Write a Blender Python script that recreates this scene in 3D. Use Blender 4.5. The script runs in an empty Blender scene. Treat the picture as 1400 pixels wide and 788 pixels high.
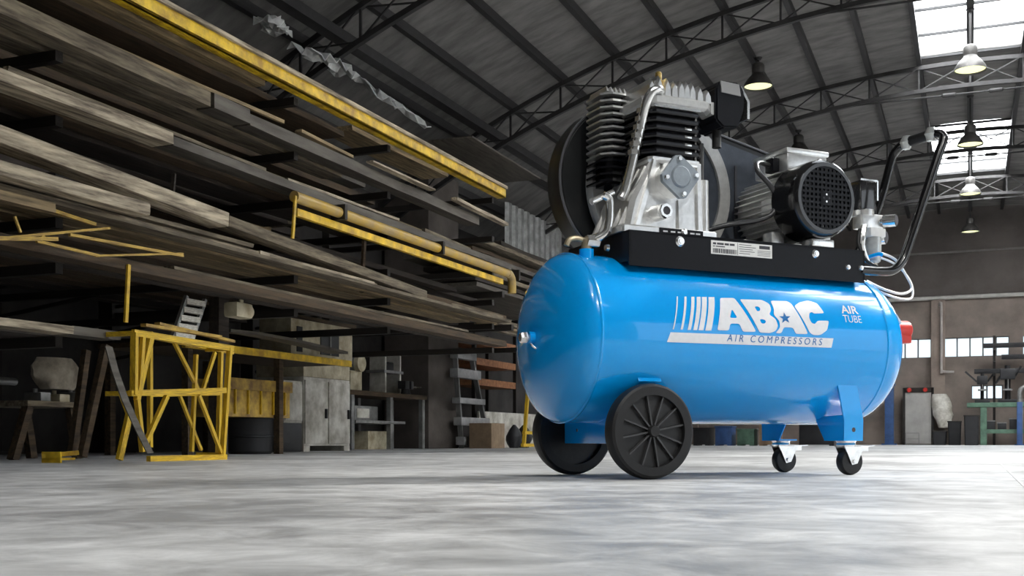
import bpy, bmesh, math, random
from mathutils import Vector, Matrix

# ------------------------------------------------------------------ camera, world, lights, exposure
SC = bpy.context.scene
COL = SC.collection
F, HOR, CH, TH = 1520.0, 602.0, 0.1023, math.radians(22.4)
CT, ST = math.cos(TH), math.sin(TH)

cam_d = bpy.data.cameras.new('camera')
cam_d.sensor_fit = 'HORIZONTAL'
cam_d.sensor_width = 36
cam_d.lens = F / 1400 * 36
cam_d.shift_y = (HOR - 394) / 1400
cam_d.clip_start = 0.02
cam = bpy.data.objects.new('camera', cam_d)
cam.location = (0, 0, CH)
cam.rotation_euler = (math.pi / 2, 0, TH)
COL.objects.link(cam)
SC.camera = cam

world = bpy.data.worlds.new('sky')
SC.world = world
world.use_nodes = True
bg = world.node_tree.nodes['Background']
bg.inputs[0].default_value = (0.86, 0.93, 1.0, 1)
bg.inputs[1].default_value = 1.8

SC.view_settings.view_transform = 'Standard'
SC.view_settings.look = 'None'
SC.view_settings.gamma = 1
SC.view_settings.exposure = -0.1
SC.view_settings.use_curve_mapping = False

APEX, RR = 4.98, 12.0
def roof_z(x): return APEX - (RR - math.sqrt(RR * RR - x * x))

PS = 0.61                                   # purlin spacing
TRUSS_Y = [22.0, 18.6, 15.2, 11.8, 8.4, 5.0, 1.6, -1.8]
BAYS = [(-5.2, -1.8), (-1.8, 1.6), (1.6, 5.0), (5.0, 8.4), (8.4, 11.8), (11.8, 15.2), (15.2, 18.6), (18.6, 22.0), (22.0, 25.4)]
# roof lights: (first strip, last strip, bay) ; strip i spans i*PS .. (i+1)*PS
SKY = [(-1, 0, 1), (-1, 0, 3), (-1, 0, 5), (-1, 0, 7), (4, 6, 1), (2, 7, 3), (4, 5, 5), (4, 5, 7)]
SKYW = {0: 40, 1: 20, 2: 250, 3: 380, 4: 40, 5: 520, 6: 300, 7: 500}
for k, (i0, i1, b) in enumerate(SKY):
    x0, x1 = i0 * PS, (i1 + 1) * PS
    y0, y1 = BAYS[b]
    xm = (x0 + x1) / 2
    ld = bpy.data.lights.new('roof_light_daylight', 'AREA')
    ld.shape = 'RECTANGLE'
    ld.size, ld.size_y = (x1 - x0), (y1 - y0)
    ld.energy = SKYW[k]
    ld.color = (1.0, 0.985, 0.96)
    lo = bpy.data.objects.new('roof_light_daylight', ld)
    lo.location = (xm, (y0 + y1) / 2, roof_z(xm) + 0.16)
    lo.rotation_euler = (0, math.asin(xm / RR), 0)
    COL.objects.link(lo)

random.seed(7)
R = random.Random(11)

# ------------------------------------------------------------------ pixel rays -> places in the hall (real distance given)
def ray(u, v):
    xc = (u - 700) / F
    return xc * CT - ST, xc * ST + CT, (HOR - v) / F
def hx(u, v, X):
    r = ray(u, v); k = X / r[0]
    return Vector((X, k * r[1], CH + k * r[2]))
def hy(u, v, Y):
    r = ray(u, v); k = Y / r[1]
    return Vector((k * r[0], Y, CH + k * r[2]))
def hz(u, v):
    r = ray(u, v); k = -CH / r[2]
    return Vector((k * r[0], k * r[1], 0))

# ------------------------------------------------------------------ materials
MATS = {}
def mat(name, col, rough=0.5, metal=0.0, var=0.0, scale=6.0, bump=0.0, col2=None, stretch=None, emit=0.0, coat=0.0, detail=6.0, spec=0.5, rvar=0.0):
    if name in MATS: return MATS[name]
    m = bpy.data.materials.new(name); m.use_nodes = True
    nt = m.node_tree; p = nt.nodes['Principled BSDF']
    p.inputs['Base Color'].default_value = (*col, 1)
    p.inputs['Roughness'].default_value = rough
    p.inputs['Metallic'].default_value = metal
    p.inputs['Specular IOR Level'].default_value = spec
    p.inputs['Coat Weight'].default_value = coat
    p.inputs['Coat Roughness'].default_value = 0.06
    if emit:
        p.inputs['Emission Color'].default_value = (*col, 1)
        p.inputs['Emission Strength'].default_value = emit
    if var or bump or rvar:
        tc = nt.nodes.new('ShaderNodeTexCoord')
        mp = nt.nodes.new('ShaderNodeMapping')
        mp.inputs['Scale'].default_value = stretch or (1, 1, 1)
        nt.links.new(tc.outputs['Object'], mp.inputs['Vector'])
        nz = nt.nodes.new('ShaderNodeTexNoise')
        nz.inputs['Scale'].default_value = scale
        nz.inputs['Detail'].default_value = detail
        nz.inputs['Roughness'].default_value = 0.62
        nt.links.new(mp.outputs['Vector'], nz.inputs['Vector'])
        if var:
            rp = nt.nodes.new('ShaderNodeValToRGB')
            c2 = col2 or tuple(max(0, c * (1 - var)) for c in col)
            rp.color_ramp.elements[0].position = 0.36
            rp.color_ramp.elements[1].position = 0.66
            rp.color_ramp.elements[0].color = (*c2, 1)
            rp.color_ramp.elements[1].color = (*tuple(min(1, c * (1 + var * 0.35)) for c in col), 1)
            nt.links.new(nz.outputs['Fac'], rp.inputs['Fac'])
            nt.links.new(rp.outputs['Color'], p.inputs['Base Color'])
        if rvar:
            mr = nt.nodes.new('ShaderNodeMapRange')
            mr.inputs['To Min'].default_value = max(0.02, rough - rvar)
            mr.inputs['To Max'].default_value = min(1, rough + rvar)
            nt.links.new(nz.outputs['Fac'], mr.inputs['Value'])
            nt.links.new(mr.outputs['Result'], p.inputs['Roughness'])
        if bump:
            bp = nt.nodes.new('ShaderNodeBump')
            bp.inputs['Strength'].default_value = bump
            bp.inputs['Distance'].default_value = 0.01
            nt.links.new(nz.outputs['Fac'], bp.inputs['Height'])
            nt.links.new(bp.outputs['Normal'], p.inputs['Normal'])
    MATS[name] = m
    return m

def floor_mat():
    m = bpy.data.materials.new('polished_concrete'); m.use_nodes = True
    nt = m.node_tree; p = nt.nodes['Principled BSDF']; L = nt.links.new; N = nt.nodes.new
    tc = N('ShaderNodeTexCoord')
    n1 = N('ShaderNodeTexNoise'); n1.inputs['Scale'].default_value = 8.0; n1.inputs['Detail'].default_value = 9; n1.inputs['Roughness'].default_value = 0.66; n1.inputs['Distortion'].default_value = 0.5
    n2 = N('ShaderNodeTexNoise'); n2.inputs['Scale'].default_value = 1.1; n2.inputs['Detail'].default_value = 5
    L(tc.outputs['Object'], n1.inputs['Vector']); L(tc.outputs['Object'], n2.inputs['Vector'])
    ad = N('ShaderNodeMath'); ad.operation = 'MULTIPLY_ADD'; ad.inputs[1].default_value = 0.5
    L(n2.outputs['Fac'], ad.inputs[0]); 
    hf = N('ShaderNodeMath'); hf.operation = 'MULTIPLY'; hf.inputs[1].default_value = 0.5
    L(n1.outputs['Fac'], hf.inputs[0]); L(hf.outputs[0], ad.inputs[2])
    rp = N('ShaderNodeValToRGB')
    rp.color_ramp.elements[0].position = 0.41; rp.color_ramp.elements[0].color = (0.27, 0.272, 0.275, 1)
    rp.color_ramp.elements[1].position = 0.60; rp.color_ramp.elements[1].color = (0.66, 0.662, 0.665, 1)
    L(ad.outputs[0], rp.inputs['Fac']); L(rp.outputs['Color'], p.inputs['Base Color'])
    mr = N('ShaderNodeMapRange'); mr.inputs['To Min'].default_value = 0.30; mr.inputs['To Max'].default_value = 0.55
    L(n1.outputs['Fac'], mr.inputs['Value']); L(mr.outputs['Result'], p.inputs['Roughness'])
    bp = N('ShaderNodeBump'); bp.inputs['Strength'].default_value = 0.05; bp.inputs['Distance'].default_value = 0.004
    L(n1.outputs['Fac'], bp.inputs['Height']); L(bp.outputs['Normal'], p.inputs['Normal'])
    p.inputs['Specular IOR Level'].default_value = 0.2
    return m

def glass_mat(name, tint, mixf):
    m = bpy.data.materials.new(name); m.use_nodes = True
    nt = m.node_tree
    for n in list(nt.nodes): nt.nodes.remove(n)
    o = nt.nodes.new('ShaderNodeOutputMaterial'); mx = nt.nodes.new('ShaderNodeMixShader')
    t = nt.nodes.new('ShaderNodeBsdfTransparent'); t.inputs[0].default_value = (*tint, 1)
    d = nt.nodes.new('ShaderNodeBsdfTranslucent'); d.inputs[0].default_value = (*tint, 1)
    mx.inputs[0].default_value = mixf
    nt.links.new(t.outputs[0], mx.inputs[1]); nt.links.new(d.outputs[0], mx.inputs[2]); nt.links.new(mx.outputs[0], o.inputs[0])
    return m

WOODS = {
 'weathered': mat('weathered_timber', (0.195, 0.158, 0.105), 0.85, var=0.7, col2=(0.06, 0.045, 0.03), scale=5, stretch=(9, 0.8, 9), bump=0.5),
 'pale': mat('pale_timber', (0.50, 0.42, 0.30), 0.8, var=0.6, col2=(0.13, 0.10, 0.07), scale=5, stretch=(8, 0.7, 8), bump=0.4),
 'brown': mat('brown_timber', (0.085, 0.054, 0.027), 0.8, var=0.55, scale=5, stretch=(9, 0.8, 9), bump=0.5),
 'dark': mat('dark_timber', (0.045, 0.033, 0.025), 0.85, var=0.5, scale=5, stretch=(9, 0.8, 9), bump=0.5),
 'greysteel': mat('grey_steel_stock', (0.12, 0.106, 0.085), 0.6, 0.3, var=0.6, col2=(0.06, 0.05, 0.04), scale=4, stretch=(6, 0.7, 6), bump=0.2),
 'beige': mat('beige_timber', (0.30, 0.215, 0.11), 0.75, var=0.6, scale=5, stretch=(8, 0.7, 8), bump=0.4),
}
YELLOW = mat('yellow_paint', (0.80, 0.53, 0.02), 0.45, var=0.45, scale=9, col2=(0.42, 0.24, 0.02), bump=0.15)
RUSTY_YELLOW = mat('rusty_yellow_paint', (0.58, 0.38, 0.06), 0.6, var=0.6, scale=7, col2=(0.20, 0.11, 0.04), bump=0.3)
PIPE_YELLOW = mat('yellow_pipe_paint', (0.50, 0.31, 0.03), 0.4, var=0.4, scale=5, col2=(0.38, 0.27, 0.12))
RACK = mat('rack_steel', (0.03, 0.025, 0.021), 0.6, 0.3, var=0.4, scale=6, bump=0.2)
ROOF = mat('roof_sheet', (0.175, 0.167, 0.158), 0.85, var=0.38, scale=2.2, stretch=(1, 3, 1), bump=0.2)
STEEL_DARK = mat('dark_roof_steel', (0.035, 0.033, 0.033), 0.6, 0.2, var=0.3, scale=8)
WALL_FAR = mat('brown_concrete_wall', (0.25, 0.205, 0.175), 0.9, var=0.35, scale=1.2, bump=0.2)
WALL_UP = mat('brown_wall_board', (0.125, 0.107, 0.098), 0.9, var=0.35, scale=0.9, bump=0.2)
WALL_DK = mat('shade_dark_brick_wall', (0.05, 0.045, 0.042), 0.95, var=0.4, scale=3, bump=0.4)  # near-black base colour stands in for the unlit left side
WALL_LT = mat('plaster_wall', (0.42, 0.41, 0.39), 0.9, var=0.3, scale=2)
GREY_MET = mat('grey_machine_metal', (0.30, 0.30, 0.29), 0.5, 0.5, var=0.4, scale=8)
BLACK_MET = mat('black_machine_metal', (0.022, 0.022, 0.024), 0.5, 0.2, var=0.3, scale=8)
CREAM = mat('cream_enamel', (0.60, 0.55, 0.40), 0.5, var=0.35, scale=7, col2=(0.34, 0.27, 0.16))
OFFWHITE = mat('dirty_white_enamel', (0.66, 0.64, 0.58), 0.5, var=0.35, scale=6, col2=(0.36, 0.33, 0.27))
GREEN = mat('green_bench_paint', (0.10, 0.19, 0.13), 0.55, var=0.4, scale=7)
BLUEP = mat('blue_post_paint', (0.035, 0.09, 0.24), 0.5, var=0.3, scale=7)
RED = mat('red_plastic', (0.62, 0.03, 0.02), 0.35, var=0.2, scale=8)
ORANGE = mat('orange_board', (0.36, 0.15, 0.06), 0.7, var=0.4, scale=6, stretch=(3, 3, 3))
CARD = mat('brown_cardboard', (0.30, 0.21, 0.13), 0.85, var=0.25, scale=9)
FILM = mat('grey_plastic_film', (0.8, 0.8, 0.78), 0.35, var=0.4, scale=6)
# compressor
BLUE = mat('blue_tank_enamel', (0.0, 0.34, 0.86), 0.22, coat=0.75, spec=0.25, bump=0.005, scale=130, detail=2)
BLUE.node_tree.nodes['Principled BSDF'].inputs['Coat IOR'].default_value = 1.5
BLUE.node_tree.nodes['Principled BSDF'].inputs['Coat Roughness'].default_value = 0.05
BLACK_P = mat('black_powder_coat', (0.005, 0.0055, 0.008), 0.4, spec=0.22, var=0.25, scale=160, bump=0.03)
BLACK_GLOSS = mat('black_gloss_tube', (0.006, 0.006, 0.007), 0.2, coat=0.5, var=0.1, scale=30)
BLACK_IRON = mat('black_painted_iron', (0.005, 0.005, 0.007), 0.2, spec=0.35, var=0.25, scale=60, bump=0.05)
GUARD = mat('dark_guard_plastic', (0.007, 0.008, 0.009), 0.35, var=0.2, scale=70, bump=0.03)
GUARD_GREY = mat('blue_grey_guard_sheet', (0.07, 0.082, 0.105), 0.4, 0.3, var=0.2, scale=40)
ALU = mat('cast_aluminium', (0.86, 0.86, 0.85), 0.30, 0.9, var=0.09, scale=70, bump=0.08)
ALU_DULL = mat('dull_cast_aluminium', (0.56, 0.56, 0.55), 0.42, 0.5, var=0.12, scale=60, bump=0.08)
CHROME = mat('zinc_plated_steel', (0.84, 0.84, 0.83), 0.2, 0.93, var=0.12, scale=40)
GREYPLATE = mat('blue_grey_cover', (0.30, 0.34, 0.38), 0.45, 0.4, var=0.15, scale=40)
BRASS = mat('brass', (0.62, 0.43, 0.14), 0.3, 0.9, var=0.25, scale=50)
RUBBER = mat('black_rubber', (0.010, 0.010, 0.011), 0.55, var=0.3, scale=60, bump=0.05)
WHITE_INK = mat('pale_grey_print', (0.78, 0.79, 0.83), 0.35, var=0.05, scale=60)
BLUE_INK = mat('blue_print', (0.006, 0.14, 0.42), 0.35, var=0.05, scale=60)
DARK_INK = mat('dark_print', (0.05, 0.05, 0.06), 0.5, var=0.1, scale=60)
WHITE_LABEL = mat('white_label', (0.78, 0.78, 0.77), 0.45, var=0.06, scale=60)
CLEAR = mat('clear_smoked_plastic', (0.55, 0.57, 0.56), 0.15, 0.3, var=0.2, scale=30)
LAMP_ON = mat('lit_lamp_lens', (0.93, 0.95, 0.55), 0.4, emit=1.0, var=0.0)
LAMP_SHADE = mat('lamp_shade_metal', (0.10, 0.095, 0.09), 0.5, 0.5, var=0.3, scale=12)
GLAZE = glass_mat('roof_glazing', (0.93, 0.95, 0.97), 0.3)
PANE = glass_mat('window_glass', (0.92, 0.96, 0.97), 0.25)
FLOOR = floor_mat()

# ------------------------------------------------------------------ mesh helpers
def tag(o, label=None, cat=None, group=None, kind=None):
    if label: o['label'] = label
    if cat: o['category'] = cat
    if group: o['group'] = group
    if kind: o['kind'] = kind
    return o
def empty(name, loc=(0, 0, 0), rz=0.0, parent=None):
    o = bpy.data.objects.new(name, None); o.empty_display_size = 0.1
    o.location = loc; o.rotation_euler = (0, 0, rz); o.parent = parent
    COL.objects.link(o); return o

class MB:
    def __init__(s): s.bm = bmesh.new()
    def box(s, c, d, rot=None, bevel=0.0):
        r = bmesh.ops.create_cube(s.bm, size=1)
        vs = r['verts']
        M = Matrix.Translation(Vector(c)) @ ((rot.to_4x4() if rot else Matrix.Identity(4)) @ Matrix.Diagonal((*d, 1)))
        bmesh.ops.transform(s.bm, matrix=M, verts=vs)
        if bevel:
            es = list({e for v in vs for e in v.link_edges})
            bmesh.ops.bevel(s.bm, geom=es, offset=bevel, segments=2, affect='EDGES', profile=0.6)
        return s
    def bb(s, x0, x1, y0, y1, z0, z1, bevel=0.0):
        return s.box(((x0 + x1) / 2, (y0 + y1) / 2, (z0 + z1) / 2), (abs(x1 - x0), abs(y1 - y0), abs(z1 - z0)), None, bevel)
    def bar(s, p, q, w, h=None, up=(0, 0, 1), bevel=0.0):      # square bar between two points
        p, q = Vector(p), Vector(q); d = q - p; L = d.length; y = d.normalized()
        u = Vector(up)
        if abs(y.dot(u)) > 0.98: u = Vector((1, 0, 0))
        x = y.cross(u).normalized(); z = x.cross(y)
        M = Matrix((x, y, z)).transposed()
        return s.box((p + q) / 2, (w, L, h or w), M, bevel)
    def cyl(s, p, q, r, r2=None, seg=20, caps=True):
        p, q = Vector(p), Vector(q); d = q - p
        M = Matrix.Translation((p + q) / 2) @ d.to_track_quat('Z', 'Y').to_matrix().to_4x4()
        bmesh.ops.create_cone(s.bm, cap_ends=caps, segments=seg, radius1=r, radius2=r if r2 is None else r2, depth=d.length, matrix=M)
        return s
    def tube(s, pts, r, seg=12, sub=6):
        P = [Vector(p) for p in pts]
        if sub > 1 and len(P) > 2:
            out = []
            for i in range(len(P) - 1):
                a = P[max(i - 1, 0)]; b = P[i]; c = P[i + 1]; d = P[min(i + 2, len(P) - 1)]
                for k in range(sub):
                    t = k / sub
                    out.append(0.5 * ((2 * b) + (c - a) * t + (2 * a - 5 * b + 4 * c - d) * t * t + (3 * b - a - 3 * c + d) * t ** 3))
            out.append(P[-1]); P = out
        rings = []; nrm = None
        for i, p in enumerate(P):
            t = (P[min(i + 1, len(P) - 1)] - P[max(i - 1, 0)]).normalized()
            if nrm is None:
                nrm = t.orthogonal().normalized()
            nrm = (nrm - t * nrm.dot(t)).normalized(); bn = t.cross(nrm)
            rings.append([s.bm.verts.new(p + r * (math.cos(2 * math.pi * k / seg) * nrm + math.sin(2 * math.pi * k / seg) * bn)) for k in range(seg)])
        for a, b in zip(rings[:-1], rings[1:]):
            for k in range(seg): s.bm.faces.new((a[k], a[(k + 1) % seg], b[(k + 1) % seg], b[k]))
        s.bm.faces.new(list(reversed(rings[0]))); s.bm.faces.new(rings[-1])
        return s
    def lathe(s, prof, origin=(0, 0, 0), axis='Y', seg=48, close=False):   # prof: (distance along axis, radius)
        o = Vector(origin)
        ax = {'X': (Vector((1, 0, 0)), Vector((0, 1, 0)), Vector((0, 0, 1))), 'Y': (Vector((0, 1, 0)), Vector((0, 0, 1)), Vector((1, 0, 0))), 'Z': (Vector((0, 0, 1)), Vector((1, 0, 0)), Vector((0, 1, 0)))}[axis]
        rings = []
        for a, r in prof:
            if r < 1e-6: rings.append([s.bm.verts.new(o + ax[0] * a)])
            else: rings.append([s.bm.verts.new(o + ax[0] * a + r * (math.cos(2 * math.pi * k / seg) * ax[1] + math.sin(2 * math.pi * k / seg) * ax[2])) for k in range(seg)])
        pr = list(zip(rings[:-1], rings[1:]))
        if close: pr.append((rings[-1], rings[0]))
        for a, b in pr:
            for k in range(seg):
                k2 = (k + 1) % seg
                if len(a) == 1 and len(b) == 1: continue
                if len(a) == 1: s.bm.faces.new((a[0], b[k2], b[k]))
                elif len(b) == 1: s.bm.faces.new((a[k], a[k2], b[0]))
                else: s.bm.faces.new((a[k], a[k2], b[k2], b[k]))
        return s
    def loft(s, rings, caps=True):
        R_ = [[s.bm.verts.new(Vector(p)) for p in r] for r in rings]
        n = len(R_[0])
        for a, b in zip(R_[:-1], R_[1:]):
            for k in range(n): s.bm.faces.new((a[k], a[(k + 1) % n], b[(k + 1) % n], b[k]))
        if caps: s.bm.faces.new(list(reversed(R_[0]))); s.bm.faces.new(R_[-1])
        return s
    def prism(s, poly, fn, d0, d1):          # poly: 2-D outline, fn(a, b, d) -> point
        return s.loft([[fn(a, b, d0) for a, b in poly], [fn(a, b, d1) for a, b in poly]])
    def mesh(s, name, m, smooth=35):
        bmesh.ops.recalc_face_normals(s.bm, faces=s.bm.faces)
        me = bpy.data.meshes.new(name); s.bm.to_mesh(me); s.bm.free()
        me.materials.append(m)
        if smooth:
            me.polygons.foreach_set('use_smooth', [True] * len(me.polygons))
            me.set_sharp_from_angle(angle=math.radians(smooth))
        return me
    def build(s, name, m, parent=None, loc=None, smooth=35, label=None):
        o = bpy.data.objects.new(name, s.mesh(name, m, smooth))
        if loc: o.location = loc
        o.parent = parent; COL.objects.link(o)
        if label: o['label'] = label
        return o

def link_copy(me, name, parent, M=None):
    o = bpy.data.objects.new(name, me); o.parent = parent
    if M is not None: o.matrix_basis = M
    COL.objects.link(o); return o
UNIT = {}
def unit_box(m):
    if m.name not in UNIT: UNIT[m.name] = MB().box((0, 0, 0), (1, 1, 1)).mesh('bar_' + m.name, m, 0)
    return UNIT[m.name]
def bar_obj(name, p, q, w, h, m, parent, up=(0, 0, 1)):
    p, q = Vector(p), Vector(q); d = q - p; y = d.normalized(); u = Vector(up)
    if abs(y.dot(u)) > 0.98: u = Vector((1, 0, 0))
    x = y.cross(u).normalized(); z = x.cross(y)
    M = Matrix.Translation((p + q) / 2) @ Matrix((x, y, z)).transposed().to_4x4() @ Matrix.Diagonal((w, d.length, h, 1))
    return link_copy(unit_box(m), name, parent, M)

# ================================================================== THE SETTING
XL, XR, Y0, Y1 = -6.6, 6.6, -5.2, 25.4
fl = MB().bb(XL - .2, XR + .2, Y0 - .2, Y1 + .2, -0.1, 0.0).build('floor', FLOOR, smooth=0)
tag(fl, 'polished pale grey concrete floor of the hall', kind='structure')
# control joint at the right
j0, j1 = hz(1362, 629), hz(1420, 684)
jt = MB().bar((j0.x, j0.y, 0.0005), (j1.x, j1.y, 0.0005), 0.006, 0.001).build('joint', mat('pale_joint_filler', (0.6, 0.6, 0.6), 0.6, var=0.2), fl)

# ---- far wall with window openings (X, z)
def wall_holes(mb, x0, x1, z0, z1, holes, yb, yf):
    xs = sorted({x0, x1, *[v for h in holes for v in h[:2]]}); zs = sorted({z0, z1, *[v for h in holes for v in h[2:]]})
    for a, b in zip(xs[:-1], xs[1:]):
        for c, d in zip(zs[:-1], zs[1:]):
            if any(h[0] <= (a + b) / 2 <= h[1] and h[2] <= (c + d) / 2 <= h[3] for h in holes): continue
            mb.bb(a, b, yf, yb, c, d)
pw = [(1150, 1273), (1291, 1380), (1398, 1480)]
wz0, wz1 = hy(1330, 488, Y1).z, hy(1330, 461, Y1).z
holes = [(hy(a, 470, Y1).x, hy(b, 470, Y1).x, wz0, wz1) for a, b in pw]
lw = (hy(1328, 536, Y1).x, hy(1371, 536, Y1).x, hy(1350, 546, Y1).z, hy(1350, 527, Y1).z)
holes.append(lw)
zl = hy(1310, 407, Y1).z
mb = MB(); wall_holes(mb, XL, XR, 0, zl, holes, Y1 + 0.25, Y1)
wf = mb.build('wall_far', WALL_FAR, smooth=0); tag(wf, 'brown concrete end wall with a strip of bright windows', kind='structure')
# gable above, arched
n = 28
poly = [(XL, zl)] + [(XR, zl)] + [(XR - (XR - XL) * i / n, roof_z(XR - (XR - XL) * i / n) + .075) for i in range(n + 1)]
MB().prism(poly, lambda a, b, d: (a, d, b), Y1 + 0.02, Y1 + 0.25).build('gable_board', WALL_UP, wf, smooth=0)
# horizontal seam bands on the gable
bz = hy(1330, 343, Y1).z
MB().bb(-6.0, 6.0, Y1 - 0.01, Y1 + 0.02, bz - 0.02, bz + 0.02).build('gable_rail', mat('gable_rail_grey', (0.2, 0.18, 0.17), 0.7, var=0.2), wf)
for k, h in enumerate(holes):
    w = empty('window_%d' % (k + 1), ((h[0] + h[1]) / 2, Y1 + 0.12, h[2]))
    tag(w, ['bright strip window of small panes beside the tank end', 'wide bright strip window right of the pilaster', 'bright strip window at the right edge of the end wall', 'small low greenish window above the workbench'][k], kind='structure')
    W, H_ = (h[1] - h[0]), (h[3] - h[2])
    npn = max(2, round(W / 0.27))
    fm = mat('window_frame_grey', (0.12, 0.12, 0.12), 0.5, var=0.2)
    f = MB()
    f.bb(-W / 2, W / 2, -.02, .02, 0, .02); f.bb(-W / 2, W / 2, -.02, .02, H_ - .015, H_)
    f.bb(-W / 2, -W / 2 + .015, -.02, .02, 0, H_); f.bb(W / 2 - .015, W / 2, -.02, .02, 0, H_)
    f.build('window_frame', fm, w, smooth=0)
    for i in range(1, npn):
        xx = -W / 2 + W * i / npn
        MB().bb(xx - .014, xx + .014, -.02, .02, 0.015, H_ - .015).build('glazing_bar', fm, w, smooth=0)
    for i in range(npn):
        MB().bb(-W / 2 + W * i / npn + .006, -W / 2 + W * (i + 1) / npn - .006, -.003, .003, .015, H_ - .015).build('pane', PANE, w, smooth=0)
# wall ledge pipe, pilasters
tr = MB().cyl((XL, Y1 - .06, zl), (XR, Y1 - .06, zl), .045, seg=12).build('trim_1', mat('pale_conduit', (0.5, 0.48, 0.45), 0.5, var=0.2))
tag(tr, 'long pale pipe running along the end wall above the windows', kind='structure')
pa, pb = hy(1273, 500, Y1 - .1).x, hy(1292, 500, Y1 - .1).x
for i, xx in enumerate([pa, pa - 3.4, pa - 6.8 + 1.5, pa + 3.0]):
    t = MB().bb(xx, xx + (pb - pa), Y1 - .14, Y1, 0, zl - .05).build('trim_%d' % (i + 2), mat('pilaster_concrete', (0.27, 0.215, 0.18), 0.9, var=0.25, scale=3, bump=.2), smooth=0)
    tag(t, 'concrete pilaster on the brown end wall', kind='structure', group='end wall pilasters')
dp = hy(1287, 420, Y1 - .2); dq = hy(1289, 508, Y1 - .2)
d = MB().tube([(dp.x - .05, Y1 - .12, dp.z + .03), (dp.x, Y1 - .2, dp.z), (dp.x, Y1 - .2, dq.z + .08), (dp.x + .03, Y1 - .2, dq.z), (dp.x + .25, Y1 - .2, dq.z - .02)], .028, 10, 5).build('drain_pipe', mat('pale_plastic_pipe', (0.42, 0.38, 0.35), 0.5, var=.2))
tag(d, 'slim pale downpipe fixed to the pilaster between the windows', 'pipe')

# ---- side and back walls
eave = roof_z(XL) + .05
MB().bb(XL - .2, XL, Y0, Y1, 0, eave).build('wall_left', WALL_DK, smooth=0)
tag(bpy.data.objects['wall_left'], 'brick side wall behind the racks, coloured dark to stand for shade', kind='structure')
mb = MB()
for a, b, c, d_ in [(Y0, 1.0, 0, eave), (1.0, 5.0, 2.9, eave), (5.0, Y1, 0, eave)]: mb.bb(XR, XR + .2, a, b, c, d_)
tag(mb.build('wall_right', WALL_LT, smooth=0), 'plastered side wall with an open loading door', kind='structure')
poly2 = [(XL, 0), (XR, 0)] + [(XR - (XR - XL) * i / n, roof_z(XR - (XR - XL) * i / n)) for i in range(n + 1)]
tag(MB().prism(poly2, lambda a, b, d: (a, d, b), Y0 - .2, Y0).build('wall_back', WALL_LT, smooth=0), 'plastered wall at the near end of the hall', kind='structure')

# ---- roof
ceil_ = tag(empty('ceiling', (0, 0, 0)), 'shallow arched roof of grey sheets on dark steel purlins and trusses', kind='structure')
sky_cells = {(i, b) for (i0, i1, b) in SKY for i in range(i0, i1 + 1)}
NS = 11
for i in range(-NS, NS):
    x0, x1 = max(i * PS, XL - .1), min((i + 1) * PS, XR + .1)
    z0, z1 = roof_z(x0), roof_z(x1)
    me = None
    for b, (ya, yb) in enumerate(BAYS):
        if (i, b) in sky_cells: continue
        if me is None:
            q = MB(); L = 3.4
            q.loft([[(x0, 0, z0 + .06), (x1, 0, z1 + .06), (x1, 0, z1 + .09), (x0, 0, z0 + .09)], [(x0, L, z0 + .06), (x1, L, z1 + .06), (x1, L, z1 + .09), (x0, L, z0 + .09)]])
            me = q.mesh('roof_sheet', ROOF, 0)
        link_copy(me, 'roof_sheet', ceil_, Matrix.Translation((0, ya, 0)))
for i in range(-NS, NS + 1):
    x = i * PS
    if abs(x) > XR: continue
    bar_obj('purlin', (x, Y0, roof_z(x) + .005), (x, Y1, roof_z(x) + .005),   .06 if i else .08, .09, STEEL_DARK, ceil_)
# roof lights (translucent sheets between purlins, with cross bars)
for k, (i0, i1, b) in enumerate(SKY):
    ya, yb = BAYS[b]
    x0, x1 = i0 * PS, (i1 + 1) * PS
    w = empty('window_%d' % (k + 5), ((x0 + x1) / 2, ya, roof_z((x0 + x1) / 2)))
    tag(w, ('bright ridge roof light, %s along the roof' % ['first', 'second', 'third', 'fourth'][k]) if k < 4 else 'roof light in the right-hand roof slope', kind='structure', group='ridge roof lights' if k < 4 else 'slope roof lights')
    o = w.location
    for i in range(i0, i1 + 1):
        a, c = i * PS, (i + 1) * PS
        za, zc = roof_z(a), roof_z(c)
        for j in range(4):
            u0, u1 = 3.4 * j / 4 + .012, 3.4 * (j + 1) / 4 - .012
            q = MB(); q.loft([[(a - o.x, u0, za + .07 - o.z), (c - o.x, u0, zc + .07 - o.z), (c - o.x, u0, zc + .08 - o.z), (a - o.x, u0, za + .08 - o.z)], [(a - o.x, u1, za + .07 - o.z), (c - o.x, u1, zc + .07 - o.z), (c - o.x, u1, zc + .08 - o.z), (a - o.x, u1, za + .08 - o.z)]])
            q.build('pane', GLAZE, w, smooth=0)
    for j in range(0, 5):
        u = 3.4 * j / 4
        q = MB(); q.bb(x0 - o.x, x1 - o.x, u - .014, u + .014, min(roof_z(x0), roof_z(x1)) + .03 - o.z, max(roof_z(x0), roof_z(x1)) + .06 - o.z) if abs(x0 + x1) < .1 else q.bar((x0 - o.x, u, roof_z(x0) + .05 - o.z), (x1 - o.x, u, roof_z(x1) + .05 - o.z), .028, .03)
        q.build('glazing_bar', mat('roof_light_bar', (0.025, 0.025, 0.026), 0.7, 0.0, var=.2), w, smooth=0)
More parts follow.
